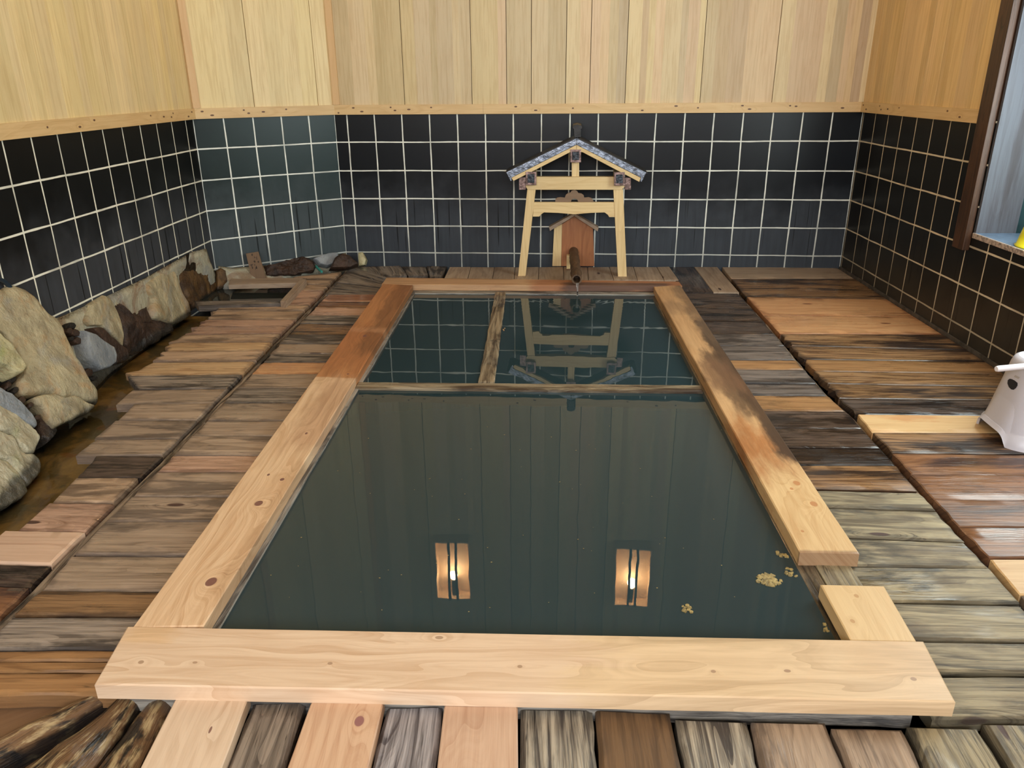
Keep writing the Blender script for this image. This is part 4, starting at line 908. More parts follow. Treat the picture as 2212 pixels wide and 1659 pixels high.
N1 = Vector((0.84, 0.236, 0.49)); P1 = Vector((-0.50, -2.90, -0.08))
NA_ = Vector((0.904, 0.03, 0.427)); PA_ = Vector((-0.46, -2.86, -0.08))
N2 = Vector((0.97, 0.1, 0.22)); P2 = Vector((-0.735, -1.8, -0.08))
rock([(-60, 600), (0, 632), (22, 618), (45, 624), (70, 645), (98, 680), (116, 690), (132, 712), (140, 735), (155, 765), (175, 800), (190, 830), (205, 852), (207, 872), (180, 868), (150, 855), (128, 862), (105, 850), (70, 852), (45, 853), (35, 830), (45, 805), (48, 795), (25, 755), (0, 725), (-50, 700)],
     PA_ - NA_ * 0.02, NA_, 0.03, R_PALE, 'big pale tan rock slab leaning on the left tiled wall', seed=2, amp=0.010)
rock([(65, 864), (85, 856), (105, 853), (128, 864), (150, 859), (182, 873), (200, 880), (185, 895), (140, 914), (110, 928), (98, 918), (85, 890), (68, 877)], PA_ - NA_ * 0.02, NA_, 0.035, R_PALE, 'small cracked pale rock just below the big tan slab', seed=4, amp=0.010)
rock([(-40, 690), (0, 735), (15, 750), (38, 785), (48, 798), (40, 810), (25, 815), (8, 800), (-40, 780)], PA_ + NA_ * 0.02, NA_, 0.04, R_GREEN, 'yellow-green mossy stone at the photo edge beside the big slab', seed=5, amp=0.012)
rock([(-40, 820), (0, 848), (14, 855), (32, 868), (52, 892), (68, 918), (68, 926), (50, 922), (15, 897), (-40, 870)], PA_ + NA_ * 0.0, NA_, 0.035, R_GREY, 'grey sliver of rock above the whitish cracked boulder', seed=6, amp=0.012)
rock([(-40, 872), (0, 890), (25, 902), (55, 927), (78, 950), (72, 972), (62, 985), (45, 984), (30, 972), (15, 945), (-40, 925)], P1 - N1.normalized() * 0.01, N1, 0.038, R_WHITE, 'greyish-white pointed rock third up from the bottom of the bank', seed=7, amp=0.014)
rock([(-40, 930), (12, 945), (28, 974), (45, 988), (62, 990), (78, 1010), (77, 1028), (60, 1050), (48, 1056), (30, 1035), (5, 1000), (-40, 985)], P1 - N1.normalized() * 0.01, N1, 0.038, R_WHITE, 'rounded brown and white boulder above the lowest rock', seed=8, amp=0.014)
rock([(-60, 985), (0, 1000), (22, 1022), (40, 1052), (46, 1072), (34, 1086), (8, 1100), (-60, 1120)], P1 - N1.normalized() * 0.02, N1, 0.038, R_WHITE, 'lowest whitish rock beside the channel, cut by the photo edge', seed=9, amp=0.014)
rock([(70, 895), (85, 898), (108, 930), (112, 940), (95, 962), (82, 952), (72, 930)], P1 - N1.normalized() * 0.03, N1, 0.035, R_BROWN, 'small dark brown rock wedged under the cracked pale one', seed=10, amp=0.008)
def z4(l): return [(120 + x / 5.82, 540 + y / 5.82) for x, y in l]
rock(z4([(395, 700), (480, 640), (570, 575), (620, 600), (720, 750), (770, 900), (805, 1060), (800, 1240), (740, 1180), (640, 1080), (520, 960), (400, 960), (350, 900), (370, 780)]), P2 - N2 * 0.01, N2, 0.035, R_PALE, 'pale triangular slab between the dark brown rock and grey stone', seed=11, amp=0.008)
rock(z4([(290, 1030), (400, 1060), (560, 1180), (660, 1240), (690, 1350), (680, 1440), (600, 1500), (500, 1525), (420, 1480), (350, 1380), (300, 1200)]), P2 + N2 * 0.01, N2, 0.05, R_GREY, 'smooth blue-grey stone at the channel edge right of the big slab', seed=12, amp=0.005)
rock(z4([(410, 990), (520, 980), (650, 1090), (760, 1190), (860, 1260), (880, 1350), (850, 1410), (720, 1440), (700, 1350), (670, 1230), (560, 1170)]), P2 + N2 * 0.003, N2, 0.03, R_BROWN, 'reddish-brown rock behind the blue-grey stone', seed=13, amp=0.008)
rock(z4([(600, 575), (650, 540), (730, 640), (760, 780), (900, 830), (1000, 780), (1120, 720), (1210, 870), (1440, 940), (1430, 1030), (1290, 1120), (1180, 1200), (1000, 1310), (900, 1280), (830, 1220), (815, 1060), (780, 900), (700, 740)]), P2 - N2 * 0.005, N2, 0.028, R_BROWN, 'wet dark brown rock in the middle of the bank', seed=14, amp=0.028)
rock(z4([(1090, 440), (1200, 330), (1360, 170), (1440, 260), (1500, 400), (1560, 550), (1640, 680), (1680, 820), (1560, 900), (1440, 950), (1330, 900), (1220, 860), (1180, 760), (1200, 620), (1120, 520)]), P2 + N2 * 0.008, N2, 0.035, R_PALE, 'pale yellowish slab left of the tall rust-brown rock', seed=15, amp=0.006)
rock(z4([(1370, 170), (1430, 110), (1520, 55), (1740, 0), (1800, 120), (1870, 230), (1960, 370), (2010, 500), (1900, 590), (1740, 690), (1700, 760), (1640, 690), (1560, 540), (1500, 380), (1440, 240)]), P2 + N2 * 0.0, N2, 0.040, R_RUST, 'tall rust-brown rock at the back end of the bank', seed=16, amp=0.022)
rock(z4([(2010, 260), (2070, 230), (2130, 260), (2150, 400), (2140, 450), (2080, 500), (2020, 510)]), B_C + Vector((0.05, -0.02, 0)), Vector((0.6, -0.7, 0.3)), 0.03, R_RUST, 'little brown rock in the corner by the tall rust-brown one', seed=17, amp=0.008)
rock([(197, 801), (206, 802), (215, 808), (213, 814), (203, 815), (196, 809)], Vector((0, 0, -0.09)), Vector((0, 0, 1)), 0.015, R_ORANGE, 'small orange stone in the channel below the blue-grey one', seed=18, amp=0.002, sink=0.02)
def z5(l): return [(400 + x / 5.53, 500 + y / 5.53) for x, y in l]
PA = aw(0.5, 0.0, 0.07); NA = Vector((0.45, -0.75, 0.45))
rock(z5([(930, 425), (1100, 395), (1220, 340), (1340, 320), (1480, 315), (1560, 420), (1540, 480), (1400, 510), (1100, 545), (960, 540)]), PA - NA * 0.01, NA, 0.045, R_BROWN, 'long dark brown rock behind the small basin', seed=19, amp=0.045)
rock(z5([(1530, 330), (1620, 290), (1700, 270), (1820, 255), (1830, 330), (1760, 400), (1700, 420), (1600, 400)]), PA + NA * 0.01, NA, 0.04, R_GREY, 'whitish lump of stone right of the teal hose end', seed=20, amp=0.010)
rock(z5([(1790, 320), (1860, 270), (1950, 295), (2050, 385), (2060, 410), (1960, 440), (1840, 450), (1730, 450)]), PA - NA * 0.02 + Vector((0.3, 0.0, 0)), NA, 0.05, R_BROWN, 'dark brown lump at the far end of the long gap', seed=21, amp=0.012)
rock(z5([(2070, 255), (2120, 245), (2170, 340), (2150, 400), (2080, 415)]), Vector((-0.03, -0.06, 0)), Vector((0.1, -0.9, 0.3)), 0.03, R_GREEN, 'small pale stone against the wall where tiling turns', seed=22, amp=0.006)
pb = random.Random(5)
PEB = [(150, 705), (146, 716), (158, 720), (150, 732), (163, 738), (12, 835), (28, 846), (42, 868), (60, 878), (20, 822), (75, 905), (188, 806), (200, 818), (60, 942)]
for i, (x, y) in enumerate(PEB):
    r_ = pb.uniform(5, 9)
    rock([(x + r_ * math.cos(a) * pb.uniform(0.8, 1.2), y + r_ * math.sin(a) * pb.uniform(0.8, 1.2)) for a in [2 * PI * j / 7 for j in range(7)]], (P1 if x < 140 else P2) + (N1 if x < 140 else N2) * 0.005, N1 if x < 140 else N2, 0.018, R_BROWN if i % 3 else R_MUD,
         'small wet dark pebble wedged in a gap between the left rocks', 'pebble', 'pebbles between the left rocks', seed=30 + i, amp=0.004, sink=0.03, name='pebble')

# ================================================================== the bath
bath = tag(empty('bath', (1.45, -2.5, -0.1)), 'large sunken rectangular wooden bath with pale board rim', 'bath')
BK = []
def rimb(pxs, mat, h=RH, th=0.038, **kw):
    P_ = [onz(x, y, h) for x, y in pxs]
    o = plank('rim_board', P_[0], P_[1], P_[2], P_[3], th, W[mat], wear=0.0006, rnd=0.0035, zj=0.0002, gap=0.0004, **kw); BK.append(o); return o
# front (u left->right), sides (u from the front end backwards), back
o = rimb([(275, 1352), (1995, 1384), (2065, 1516), (203, 1478)][:4], 'rim_front', h=RH + 0.003)
o['label'] = 'wide pale front board'
fl_, fr_, br_, bl_ = onz(285, 1356, RH), onz(440, 1352, RH), onz(892, 616, RH), onz(827, 613, RH)
o = plank('rim_board', fl_, bl_, br_, fr_, 0.038, W['rim_left'], wear=0.0006, rnd=0.0035, zj=0.0002, gap=0.0004, nu=60); o['label'] = 'left board, orange stained at its far half'; BK.append(o)
o = plank('rim_board', onz(1857, 1195, RH), onz(1470, 616, RH), onz(1412, 619, RH), onz(1728, 1192, RH), 0.042, W['rim_right'], wear=0.0012, rnd=0.004, zj=0.0002, gap=0.0004, nu=60); o['label'] = 'long right board with black stains'; BK.append(o)
o = plank('rim_board', onz(1981, 1387, RH), onz(1910, 1265, RH), onz(1772, 1262, RH), onz(1838, 1384, RH), 0.038, W['rim_short'], wear=0.0006, rnd=0.003, zj=0.0002, gap=0.0004); o['label'] = 'short pale right board'; BK.append(o)
o = plank('rim_board', onz(835, 599, RH), onz(1467, 608, RH), onz(1474, 617, RH), onz(824, 614, RH), 0.038, W['rim_back'], wear=0.001, rnd=0.003, zj=0.0002, gap=0.0004, nu=40); o['label'] = 'far board'; BK.append(o)
# beams under the rim (their inner edge stands in the water)
def beam(pts, z0, z1, mat, nm, gaxis=0):
    o = prism(nm, [Vector((p.x, p.y, z0)) for p in pts], (0, 0, z1 - z0), W[mat], gaxis=gaxis, bevel=0.003); BK.append(o); return o
zi = 0.0115
iFL, iBL, iBR, iFR = onz(447, 1352, RH), onz(893, 619, RH), onz(1410, 622, RH), onz(1832, 1382, RH)
eL = Vector((0.010, 0, 0))
beam([iFL + eL + Vector((0, -0.02, 0)), iBL + eL + Vector((0, 0.0, 0)), iBL + Vector((-0.09, 0.05, 0)), iFL + Vector((-0.10, -0.10, 0))], -0.55, zi - 0.001, 'underbeam', 'side_beam', 1)
beam([iBR + Vector((-0.004, 0, 0)), iFR + Vector((-0.004, -0.02, 0)), iFR + Vector((0.05, -0.02, 0)), iBR + Vector((0.05, 0.0, 0))], -0.55, 0.004, 'tubwood', 'side_beam', 1)
beam([iBR + Vector((0.052, 0, 0)), iFR + Vector((0.052, -0.02, 0)), onz(1985, 1389, RH) + Vector((-0.016, 0, 0)), onz(1470, 616, RH) + Vector((-0.016, 0, 0))], -0.11, 0.0065, 'olive', 'side_beam', 1)
beam([iBL + Vector((-0.1, 0.051, 0)), iBL + Vector((0, -0.014, 0)), iBR + Vector((0.02, -0.014, 0)), iBR + Vector((0.06, 0.051, 0))], -0.55, zi - 0.001, 'underbeam', 'back_beam')
FA, FB = onz(203, 1478, RH), onz(2065, 1516, RH)
o = plank('front_beam', onz(300, 1405, RH) * 1 + Vector((0, 0, -0.041)), onz(1960, 1430, RH) + Vector((0, 0, -0.041)), FB + Vector((-0.075, 0.012, -0.041)), FA + Vector((0.06, 0.014, -0.041)), 0.045, W['underbeam'], wear=0.006, rnd=0.008, nu=60); BK.append(o); o['label'] = 'grey weathered beam under the front board'
fi = [onz(445, 1356, RH), onz(1833, 1386, RH)]
beam([fi[0] + Vector((-0.08, -0.03, 0)), fi[1] + Vector((0.06, -0.03, 0)), fi[1] + Vector((0.06, 0.01, 0)), fi[0] + Vector((-0.08, 0.01, 0))], -0.55, -0.002, 'tubwood', 'front_wall')
# board floor of the notch (overflow) on the right
# divider bar and the loose short plank
zc = 0.018
o = plank('divider_bar', onz(772, 824, zc), onz(1516, 831, zc), onz(1520, 845, zc), onz(764, 837, zc), 0.07, W['floatplank'], wear=0.003, rnd=0.006, nu=40, nv=5, zj=0.0); BK.append(o)
parent_keep(bath, BK)
fp = plank('short_plank', onz(1069, 630, 0.014), onz(1094, 630, 0.014), onz(1070, 826, 0.014), onz(1032, 825, 0.014), 0.022, W['floatplank'], axis='v', wear=0.004, rnd=0.005, zj=0.0)
tag(origin_to_base(fp), 'short weathered plank reaching from the bar to the back rim', 'plank')
# water
bm = bmesh.new(); wq = [iFL + Vector((-0.02, -0.03, 0)), iFR + Vector((0.02, -0.03, 0)), iBR + Vector((0.03, 0.02, 0)), iBL + Vector((-0.02, 0.02, 0))]
bm.faces.new([bm.verts.new(Vector((p.x, p.y, 0.0035))) for p in wq]); bm.normal_update()
if bm.faces[:][0].normal.z < 0: bmesh.ops.reverse_faces(bm, faces=bm.faces[:])
tag(origin_to_base(obj('bath_water', bm, M_WATER)), 'still murky dark green water filling the bath', 'water')
# scum and specks
def scum(cx_, cy_, wpx, hpx, label, seed, group=None, mat=M_SCUM, nm='scum_clump', n=16):
    rs = random.Random(seed); c = onz(cx_, cy_, 0.0035); a = abs(onz(cx_ + wpx / 2, cy_, 0.0035).x - c.x); b = abs(onz(cx_, cy_ + hpx / 2, 0.0035).y - c.y)
    bm = bmesh.new()
    for i in range(n):
        r0 = rs.uniform(0, 1) ** 0.7; an = rs.uniform(0, 2 * PI); x = c.x + a * r0 * math.cos(an); y = c.y + b * r0 * math.sin(an); s = max(0.0022, min(a, b) * rs.uniform(0.18, 0.4))
        K = 7; top = []; bot = []
        for j in range(K):
            t = 2 * PI * j / K; rr = s * rs.uniform(0.6, 1.3); top.append(bm.verts.new((x + rr * math.cos(t), y + rr * math.sin(t), 0.0055 + rs.uniform(0, 0.0012)))); bot.append(bm.verts.new((x + rr * 1.05 * math.cos(t), y + rr * 1.05 * math.sin(t), 0.0032)))
        bm.faces.new(top); bm.faces.new(bot[::-1])
        for j in range(K): bm.faces.new((bot[j], bot[(j + 1) % K], top[(j + 1) % K], top[j]))
    return tag(origin_to_base(obj(nm, bm, mat)), label, 'scum' if mat is M_SCUM else 'leaf', group)
scum(1660, 1252, 52, 24, 'largest clump of brown scum floating near the rim notch', 1, n=34)
scum(1709, 1240, 22, 26, 'brown scum clump touching the right edge by the notch', 2, n=16)
scum(1690, 1197, 22, 16, 'small brown scum patch under the long right rim end', 3, n=12)
scum(1488, 1315, 26, 20, 'small brown scum clump left of the big one, nearer the viewer', 4, n=14)
scum(1782, 1355, 16, 26, 'brown scum strung along the front right corner of the water', 5, n=14)
scum(1088, 711, 8, 8, 'tiny tan leaf bit floating beside the short plank', 6, mat=M_LEAF, nm='leaf_bit', n=4)
bm = bmesh.new(); rs = random.Random(12)
for i in range(60):
    x, y = rs.uniform(560, 1600), rs.uniform(900, 1330)
    if x < at([(640, 900), (430, 1340)], y) + 60: continue
    c = onz(x, y, 0.0045); s = rs.uniform(0.0010, 0.0024)
    vs = [bm.verts.new((c.x + s * math.cos(t) * rs.uniform(.6, 1.5), c.y + s * math.sin(t) * rs.uniform(.6, 1.5), c.z)) for t in (0, 1.3, 2.6, 3.9, 5.2)]; bm.faces.new(vs)
tag(origin_to_base(obj('floating_specks', bm, M_SCUM)), 'tiny pale specks scattered over the bath water', 'specks', kind='stuff')

# ================================================================== the little roofed gate behind the bath
YC = -0.36; TC = 0.045
gate = tag(empty('spout_canopy', (1.65, YC, 0.004)), 'miniature roofed gate of pale wood standing behind the bath', 'canopy')
GK = []; SUBS = []
def g(name, px, dy, depth, mat, gaxis=0, bevel=0.0015, label=None):
    o = pxprism(name, px, YC + dy, depth, mat, None, gaxis, bevel)
    if label: o['label'] = label
    GK.append(o); return o
g('post', [(1139, 409), (1157, 409), (1135, 597), (1119, 597)], 0.0, 0.04, W['hinoki'], 2); g('post', [(1325, 409), (1346, 409), (1354, 599), (1335, 599)], 0.0, 0.04, W['hinoki'], 2)
g('tie_beam', [(1136, 382), (1348, 382), (1349, 404), (1343, 410), (1140, 410), (1136, 404)], -0.006, 0.05, W['hinoki'])
for s in ([(1121, 383), (1135.5, 383), (1135.5, 410), (1121, 410)], [(1349, 384), (1363, 384), (1363, 410), (1349, 410)]): g('beam_end_cap', s, -0.008, 0.054, M_COPPER, label='copper sheathed end'); SUBS.append((GK[-1], 'tie_beam'))
g('lower_rail', [(1153, 437), (1327, 437), (1329, 469), (1316, 469), (1313, 464), (1306, 459), (1275, 460), (1240, 463), (1205, 460), (1175, 459), (1169, 463), (1165, 468), (1151, 468)], 0.004, 0.03, W['hinoki'])
g('carved_cloud', [(1199, 436.5), (1200, 430), (1204, 427), (1210, 426), (1220, 427), (1222, 421), (1227, 417), (1232, 416), (1235, 412), (1241, 410), (1247, 413), (1249, 417), (1256, 418), (1261, 422), (1262, 427), (1271, 426), (1278, 428), (1283, 436.5), (1249, 436.5), (1247, 431), (1241, 428.5), (1235, 431), (1233, 436.5)], 0.014, 0.015, W['grooved_dull'], label='carved scalloped ornament')
g('king_post', [(1235, 345), (1251, 345), (1251, 381.5), (1235, 381.5)], 0.002, 0.03, W['hinoki'], 2)
def capb(cx_, y0, y1, hw):
    o = g('purlin', [(cx_ - hw + 2, y0 + 2), (cx_ + hw - 2, y0 + 2), (cx_ + hw - 2, y1 - 2), (cx_ - hw + 2, y1 - 2)], -0.030, 0.26, W['hinoki'], 1)
    g('purlin_cap', [(cx_ - hw, y0), (cx_ + hw, y0), (cx_ + hw, y1), (cx_ - hw, y1)], -0.050, 0.02, M_COPPER, label='copper cap with dark centre')
    cap_ = GK[-1]
    c2 = g('cap_plate', [(cx_ - hw + 4, y0 + 5), (cx_ + hw - 4, y0 + 5), (cx_ + hw - 4, y1 - 5), (cx_ - hw + 4, y1 - 5)], -0.053, 0.004, M_CAP); SUBS.append((c2, cap_))
capb(1243.5, 323, 351, 11.5); capb(1147, 371, 400, 11.5); capb(1338, 372, 401, 11.5)
g('barge_board', [(1105, 384), (1245, 313), (1245, 327), (1231, 329), (1109, 391)], -0.045, 0.03, W['hinoki']); g('barge_board', [(1245.5, 313), (1384, 384), (1381, 393), (1259, 329), (1245.5, 327)], -0.045, 0.03, W['hinoki'])
g('metal_edging', [(1093.5, 372), (1245, 299), (1245, 312.5), (1105, 383.5), (1105, 391), (1103, 391)], -0.048, 0.014, M_LEAD, bevel=0.001, label='shiny patinated metal edge'); g('metal_edging', [(1245.5, 299), (1396, 373), (1386, 393), (1383, 391), (1384.5, 383.5), (1245.5, 312.5)], -0.048, 0.014, M_LEAD, bevel=0.001, label='shiny patinated metal edge')
g('roof_slope', [(1090, 373), (1244.8, 296), (1244.8, 304), (1097, 376)], -0.034, 0.29, M_ROOF); g('roof_slope', [(1245.8, 296), (1400, 374), (1392, 377), (1245.8, 304)], -0.034, 0.29, M_ROOF)
g('ridge_cap', [(1240, 297), (1239, 279), (1236, 277), (1238, 271), (1247, 269), (1256, 271), (1258, 277), (1255, 280), (1255, 297)], -0.045, 0.29, M_ROOF, bevel=0.003)
tb_ = [o for o in GK if o.name.startswith('tie_beam')][0]
subs_ = [a for a, b in SUBS]
parent_keep(gate, [o for o in GK if o not in subs_])
for a, b in SUBS: a.parent = tb_ if b == 'tie_beam' else b
# small house-shaped board with its own roof, the spout runs out of it
YH = -0.055
hs = tag(empty('spout_house', (1.65, YH, 0.004)), 'small house-shaped reddish board against the tiles under the canopy', 'spout housing')
HK = [pxprism('left_panel', [(1193, 575), (1197, 492), (1214, 484), (1212, 575)], YH, 0.03, W['hinoki'], None, 2, 0.001), pxprism('face_board', [(1212.3, 575), (1214.3, 484), (1240, 467), (1281, 493), (1284, 575)], YH, 0.03, W['cedar_red'], None, 2, 0.001),
      pxprism('roof_slat', [(1186, 491), (1240, 461), (1240, 467), (1188, 499)], YH - 0.04, 0.08, W['platform'], None, 0, 0.001), pxprism('roof_slat', [(1240.4, 461), (1293, 492), (1291, 500), (1240.4, 467)], YH - 0.04, 0.08, W['platform'], None, 0, 0.001),
      pxprism('ridge_bead', [(1238, 459), (1242, 459), (1243, 463), (1237, 463)], YH - 0.03, 0.05, M_BLACK, None, 0, 0.001)]
HK[0]['label'] = 'paler left strip'
parent_keep(hs, HK)
ps_, pe_ = Vector((1.646, YH - 0.002, 0.118)), Vector((1.668, -0.862, 0.103))
pts = [ps_.lerp(pe_, t) for t in [i / 16 for i in range(17)]]; rr = [0.034 + 0.0022 * math.sin(i * 2.1) + (0.003 if i in (6, 13) else 0) for i in range(17)]; rr[-1] = 0.033
pp = tube('spout_pipe', pts, rr, W['spout'], hollow=0.28, seg=28)
tag(origin_to_base(pp), 'brown hollow wooden spout pipe pouring into the bath', 'pipe')
sb = pxprism('support_block', [(1224, 552), (1236, 552), (1238, 580), (1224, 581)], -0.20, 0.05, W['hinoki'], None, 2, 0.001)
tag(origin_to_base(sb), 'small pale wooden block beneath the spout pipe', 'block')
fw = tube('falling_water', [(SPOUT_FALL.x, SPOUT_FALL.y + 0.012, 0.085), (SPOUT_FALL.x, SPOUT_FALL.y + 0.004, 0.06), (SPOUT_FALL.x, SPOUT_FALL.y, 0.03), (SPOUT_FALL.x, SPOUT_FALL.y, 0.004)], [0.010, 0.006, 0.005, 0.008], M_FALL, seg=12)
tag(origin_to_base(fw), 'thin stream of water dropping from the spout', 'water stream')

# ================================================================== small basin with boards on edge, sign slat, hose ends
bs = tag(empty('side_basin', (-0.5, -0.85, -0.1)), 'small sunken basin edged with grey boards, back left', 'basin')
SK = []
SK.append(plank('edge_board', onz(497, 601, 0.03), onz(655, 600, 0.03), onz(650, 611, 0.03), onz(492, 614, 0.03), 0.03, W['platform'], wear=0.003, rnd=0.004))
SK.append(plank('edge_board', onz(648, 602, 0.04), onz(663, 603, 0.04), onz(618, 652, 0.04), onz(604, 650, 0.04), 0.11, W['platform'], axis='v', wear=0.003, rnd=0.004))
SK.append(plank('edge_board', onz(418, 650, 0.02), onz(605, 649, 0.02), onz(607, 656, 0.02), onz(428, 661, 0.02), 0.035, W['grey'], wear=0.003, rnd=0.004))
SK.append(box('basin_floor', (-0.66, -1.2, -0.124), (-0.2, -0.62, -0.116), M_DARK))
parent_keep(bs, SK)
bm = bmesh.new(); wp = [onz(475, 622, -0.04), onz(640, 614, -0.04), onz(606, 653, -0.04), onz(425, 652, -0.04)]
bm.faces.new([bm.verts.new(p) for p in wp]); bm.normal_update()
if bm.faces[:][0].normal.z < 0: bmesh.ops.reverse_faces(bm, faces=bm.faces[:])
tag(origin_to_base(obj('basin_water', bm, simple('dark_basin_water', (0.03, 0.034, 0.03), 0.03, IOR=1.33))), 'dark still water inside the small side basin', 'water')
YS = onz(556, 602, 0.0).y
sg = tag(empty('sign_slat', onz(558, 601, 0.03)), 'small wooden slat with handwritten characters propped behind the basin', 'sign')
slat = prism('slat', [ony(x, y, YS + 0.0) + Vector((0, 0.0, 0)) for x, y in ((544, 602), (531, 548), (557, 544), (574, 602))], (0, 0.012, 0), W['grooved_dull'], None, 2, 0.0008)
def zs(x, y): return (500 + x / 18.43, 530 + y / 18.43)
INKS = [[(800, 335), (840, 335), (835, 430), (800, 400)],
        [(900, 450), (915, 450), (925, 500), (908, 500)], [(985, 450), (1003, 450), (1020, 570), (1003, 570)], [(940, 480), (960, 470), (965, 490), (945, 500)],
        [(870, 625), (960, 640), (960, 660), (870, 645)], [(905, 600), (930, 600), (940, 690), (915, 690)], [(1030, 640), (1100, 655), (1100, 675), (1030, 660)], [(1062, 615), (1082, 615), (1085, 690), (1065, 690)],
        [(740, 785), (850, 745), (855, 765), (745, 805)], [(790, 770), (812, 770), (850, 940), (828, 940)], [(910, 760), (935, 760), (940, 800), (915, 800)], [(955, 870), (1030, 885), (1030, 905), (955, 890)],
        [(970, 820), (1000, 825), (1015, 940), (985, 930)], [(965, 905), (985, 900), (960, 960), (945, 955)], [(840, 870), (870, 890), (865, 905), (838, 888)]]
bm = bmesh.new()
for poly in INKS:
    vs = [bm.verts.new(ony(*zs(x, y), YS - 0.0008)) for x, y in poly]; bm.faces.new(vs)
r_ = bmesh.ops.extrude_face_region(bm, geom=bm.faces[:]); bmesh.ops.translate(bm, verts=[e for e in r_['geom'] if isinstance(e, bmesh.types.BMVert)], vec=(0, 0.0006, 0)); bmesh.ops.recalc_face_normals(bm, faces=bm.faces)
ink = obj('brush_writing', bm, M_INK); parent_keep(sg, [slat, ink])
hz = tube('hose_end', [onz(683, 575, 0.03), onz(688, 581, 0.02), onz(695, 587, 0.01)], 0.009, M_TEAL, seg=12)
tag(origin_to_base(hz), 'short teal hose end poking out by the back wall', 'hose')
LWp = B_C + ln * 0.02
hz = tube('hose', [onplane(x, y, LWp, ln) for x, y in ((-30, 600), (0, 604), (10, 609), (18, 616), (24, 624))], 0.010, M_HOSE, seg=12)
tag(origin_to_base(hz), 'dark blue hose dropping behind the big tan slab', 'hose')

# ================================================================== white bath stool
SCX, SCY = 3.452, -2.905
stool = tag(empty('bath_stool', (SCX, SCY, 0)), 'white plastic bath stool with arched feet by the right wall', 'stool')
bm = bmesh.new(); N = 96; HT = 0.315
def se(t, a, b, e=3.2):
    c_, s_ = math.cos(t), math.sin(t)
    return (a * math.copysign(abs(c_) ** (2 / e), c_), b * math.copysign(abs(s_) ** (2 / e), s_))
def prof(z):     # half sizes by height
    t = z / HT; f = 1 - 0.30 * t ** 0.9
    if z < 0.05: f += 0.035
    return 0.195 * f, 0.165 * f
hs_ = [0.0, 0.012, 0.045, 0.052, 0.06, 0.10, 0.15, 0.20, 0.25, 0.285, 0.30, 0.31, 0.315]
outer = []
for j, z in enumerate(hs_):
    r = []
    for i in range(N):
        t = 2 * PI * i / N; ax, by = prof(z); shr = 1.0 if j < 10 else (0.985, 0.955, 0.90)[j - 10]
        x, y = se(t, ax * shr, by * shr); zz = z
        if j <= 3:
            # arches between the feet: middle of every side
            for c0, wv in ((PI, 0.50), (PI / 2, 0.55), (0, 0.50), (3 * PI / 2, 0.55)):
                dt = abs((t - c0 + PI) % (2 * PI) - PI)
                if dt < wv: 
                    arch = 0.048 * (1 - (dt / wv) ** 4); zz = max(z, arch + z * 0.35)
        r.append(bm.verts.new((x, y, zz)))
    outer.append(r)
for a, b in zip(outer, outer[1:]):
    for i in range(N): bm.faces.new((a[i], a[(i + 1) % N], b[(i + 1) % N], b[i]))
seat = [bm.verts.new((v.co.x * 0.84, v.co.y * 0.84, HT - 0.004)) for v in outer[-1]]; seat2 = [bm.verts.new((v.co.x * 0.74, v.co.y * 0.74, HT - 0.022)) for v in outer[-1]]
for a, b in ((outer[-1], seat), (seat, seat2)):
    for i in range(N): bm.faces.new((a[i], a[(i + 1) % N], b[(i + 1) % N], b[i]))
bm.faces.new(seat2)
inn = []
for z in (0.0, 0.28):
    r = []
    for i in range(N):
        v = outer[0][i] if z == 0.0 else outer[9][i]; r.append(bm.verts.new((v.co.x * (0.96 if z == 0 else 0.93), v.co.y * (0.955 if z == 0 else 0.93), v.co.z if z == 0.0 else 0.275)))
    inn.append(r)
for i in range(N):
    bm.faces.new((outer[0][i], inn[0][i], inn[0][(i + 1) % N], outer[0][(i + 1) % N])); bm.faces.new((inn[0][i], inn[1][i], inn[1][(i + 1) % N], inn[0][(i + 1) % N]))
bm.faces.new(inn[1])
bmesh.ops.recalc_face_normals(bm, faces=bm.faces)
body = obj('body', bm, M_STOOL, stool, smooth=True)
try: body.data.set_sharp_from_angle(angle=0.7)
except Exception: pass
rotS = 0.0
# grip tube along the left side of the seat
a_ = ony(2152, 797, -2.99) - Vector((SCX, SCY, 0)); b_ = a_ + Vector((0.26, 0.05, 0.012))
gt = tube('grip_tube', [a_, a_.lerp(b_, 0.03), a_.lerp(b_, 0.5), b_], [0.0095, 0.0115, 0.0115, 0.0115], M_TUBE, stool, seg=20)
# half-moon hole and embossed mark on the face towards the bath
def face_patch(nm, pxs, mat, depth, lift):
    bm = bmesh.new(); P_ = [ony(x, y, -2.905) for x, y in pxs]
    # project along the sight line on to the stool's outer skin
    out = []
    for x, y in pxs:
        d = ray(x, y); lo_, hi_ = 2.3, 4.6; hit = None
        t = 2.0
        while t < 5.0:
            p = ORG + d * t - Vector((SCX, SCY, 0))
            if 0 < p.z < HT:
                ax, by = prof(p.z)
                if (abs(p.x) / ax) ** 3.2 + (abs(p.y) / by) ** 3.2 < 1.0: hit = p; break
            t += 0.002
        out.append(hit if hit else (ony(x, y, -2.905) - Vector((SCX, SCY, 0))))
    dd_ = ray(*pxs[0]).normalized() * -1
    a = [bm.verts.new(p + dd_ * lift) for p in out]; b = [bm.verts.new(p - dd_ * depth) for p in out]
    bm.faces.new(a); bm.faces.new(b[::-1])
    for i in range(len(a)): bm.faces.new((a[i], b[i], b[(i + 1) % len(a)], a[(i + 1) % len(a)]))
    bmesh.ops.recalc_face_normals(bm, faces=bm.faces)
    return obj(nm, bm, mat, stool)
face_patch('hand_hole', [(2181, 818), (2186, 819), (2192, 822), (2198, 827), (2198, 833), (2194, 839), (2189, 842), (2184, 841), (2179, 836), (2176, 828), (2177, 821)], M_HOLE, 0.004, 0.003)
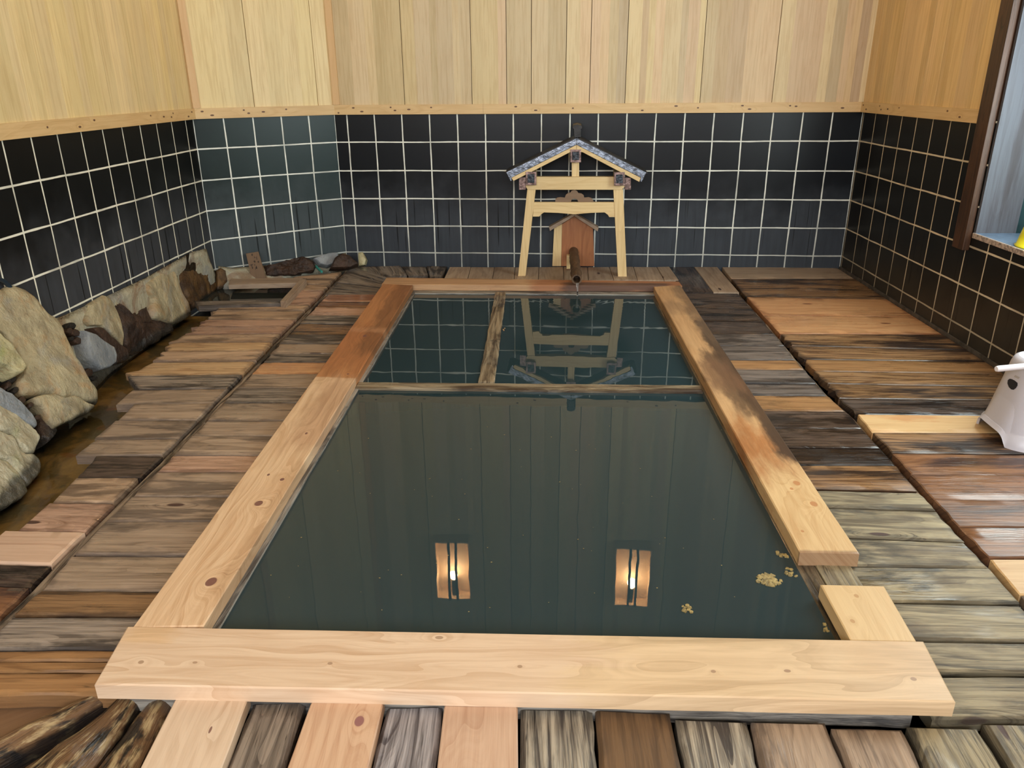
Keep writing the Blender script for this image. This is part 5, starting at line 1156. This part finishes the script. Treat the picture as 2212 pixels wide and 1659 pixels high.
face_patch('embossed_mark', [(2193, 810), (2203, 815), (2200, 819), (2190, 814)], simple('embossed', (0.45, 0.42, 0.42), 0.4), 0.003, 0.002)

# ================================================================== yellow basin on the sill
yb = tag(empty('yellow_basin', rp(2.045, 0.122, ZS + 0.008)), 'bright yellow plastic basin upside down on the window sill', 'basin')
bm = bmesh.new(); prof_ = [(0.115, 0.0), (0.118, 0.006), (0.112, 0.010), (0.104, 0.05), (0.096, 0.085), (0.090, 0.098), (0.078, 0.104), (0.0, 0.104)]; N = 48; prev = None
for (r0, z) in prof_:
    r = [bm.verts.new((r0 * math.cos(2 * PI * i / N), r0 * math.sin(2 * PI * i / N), z)) for i in range(N)] if r0 else [bm.verts.new((0, 0, z))]
    if prev:
        for i in range(N):
            if len(r) == 1: bm.faces.new((prev[i], prev[(i + 1) % N], r[0]))
            else: bm.faces.new((prev[i], prev[(i + 1) % N], r[(i + 1) % N], r[i]))
    else: bm.faces.new(r)
    prev = r
bmesh.ops.recalc_face_normals(bm, faces=bm.faces)
obj('basin_bowl', bm, M_YEL, yb, smooth=True)

# ================================================================== two wall lanterns high on the back wall (seen mirrored in the water)
def lantern(cx_, label, zb=2.40, zt=2.98, w_=0.29):
    L0 = tag(empty('wall_lantern', (cx_, -0.02, zb)), label, 'lamp', 'wall lanterns on the back wall')
    kids = [box('back_plate', (cx_ - w_ / 2, -0.035, zb), (cx_ + w_ / 2, -0.0195, zt), M_LAMP, gaxis=2)]
    kids += [box('side_cheek', (cx_ + s * w_ / 2 - 0.004, -0.15, zb), (cx_ + s * w_ / 2 + 0.004, -0.036, zt), M_LAMP, gaxis=2) for s in (-1, 1)]
    kids += [box('shelf', (cx_ - w_ / 2 + 0.0045, -0.15, z), (cx_ + w_ / 2 - 0.0045, -0.036, z + 0.008), M_LAMP) for z in (zb, zt - 0.008)]
    kids += [box('front_bar', (cx_ + x - 0.010, -0.165, zb), (cx_ + x + 0.010, -0.151, zt), M_BLACK, gaxis=2) for x in (-0.028, 0.034)]
    bm = bmesh.new(); bmesh.ops.create_uvsphere(bm, u_segments=20, v_segments=12, radius=0.028); bmesh.ops.translate(bm, verts=bm.verts, vec=(cx_, -0.09, zb + 0.40))
    kids.append(obj('bulb', bm, M_BULB, smooth=True))
    kids.append(box('lamp_socket', (cx_ - 0.016, -0.106, zb + 0.429), (cx_ + 0.016, -0.074, zt - 0.009), M_BLACK, gaxis=2))
    bulb_ = [o for o in kids if o.name.startswith('bulb')][0]
    parent_keep(L0, [o for o in kids if o is not bulb_]); bulb_.parent = kids[-1]
    pl = bpy.data.lights.new('lantern_light', 'POINT'); pl.energy = 16; pl.color = (1, 0.7, 0.4); pl.shadow_soft_size = 0.04
    po = bpy.data.objects.new('lantern_light', pl); C.objects.link(po); po.location = (cx_, -0.12, zb + 0.35)
lantern(0.655, 'left of two slatted wall lanterns, mirrored in the bath water'); lantern(2.21, 'right of two slatted wall lanterns, mirrored in the bath water')
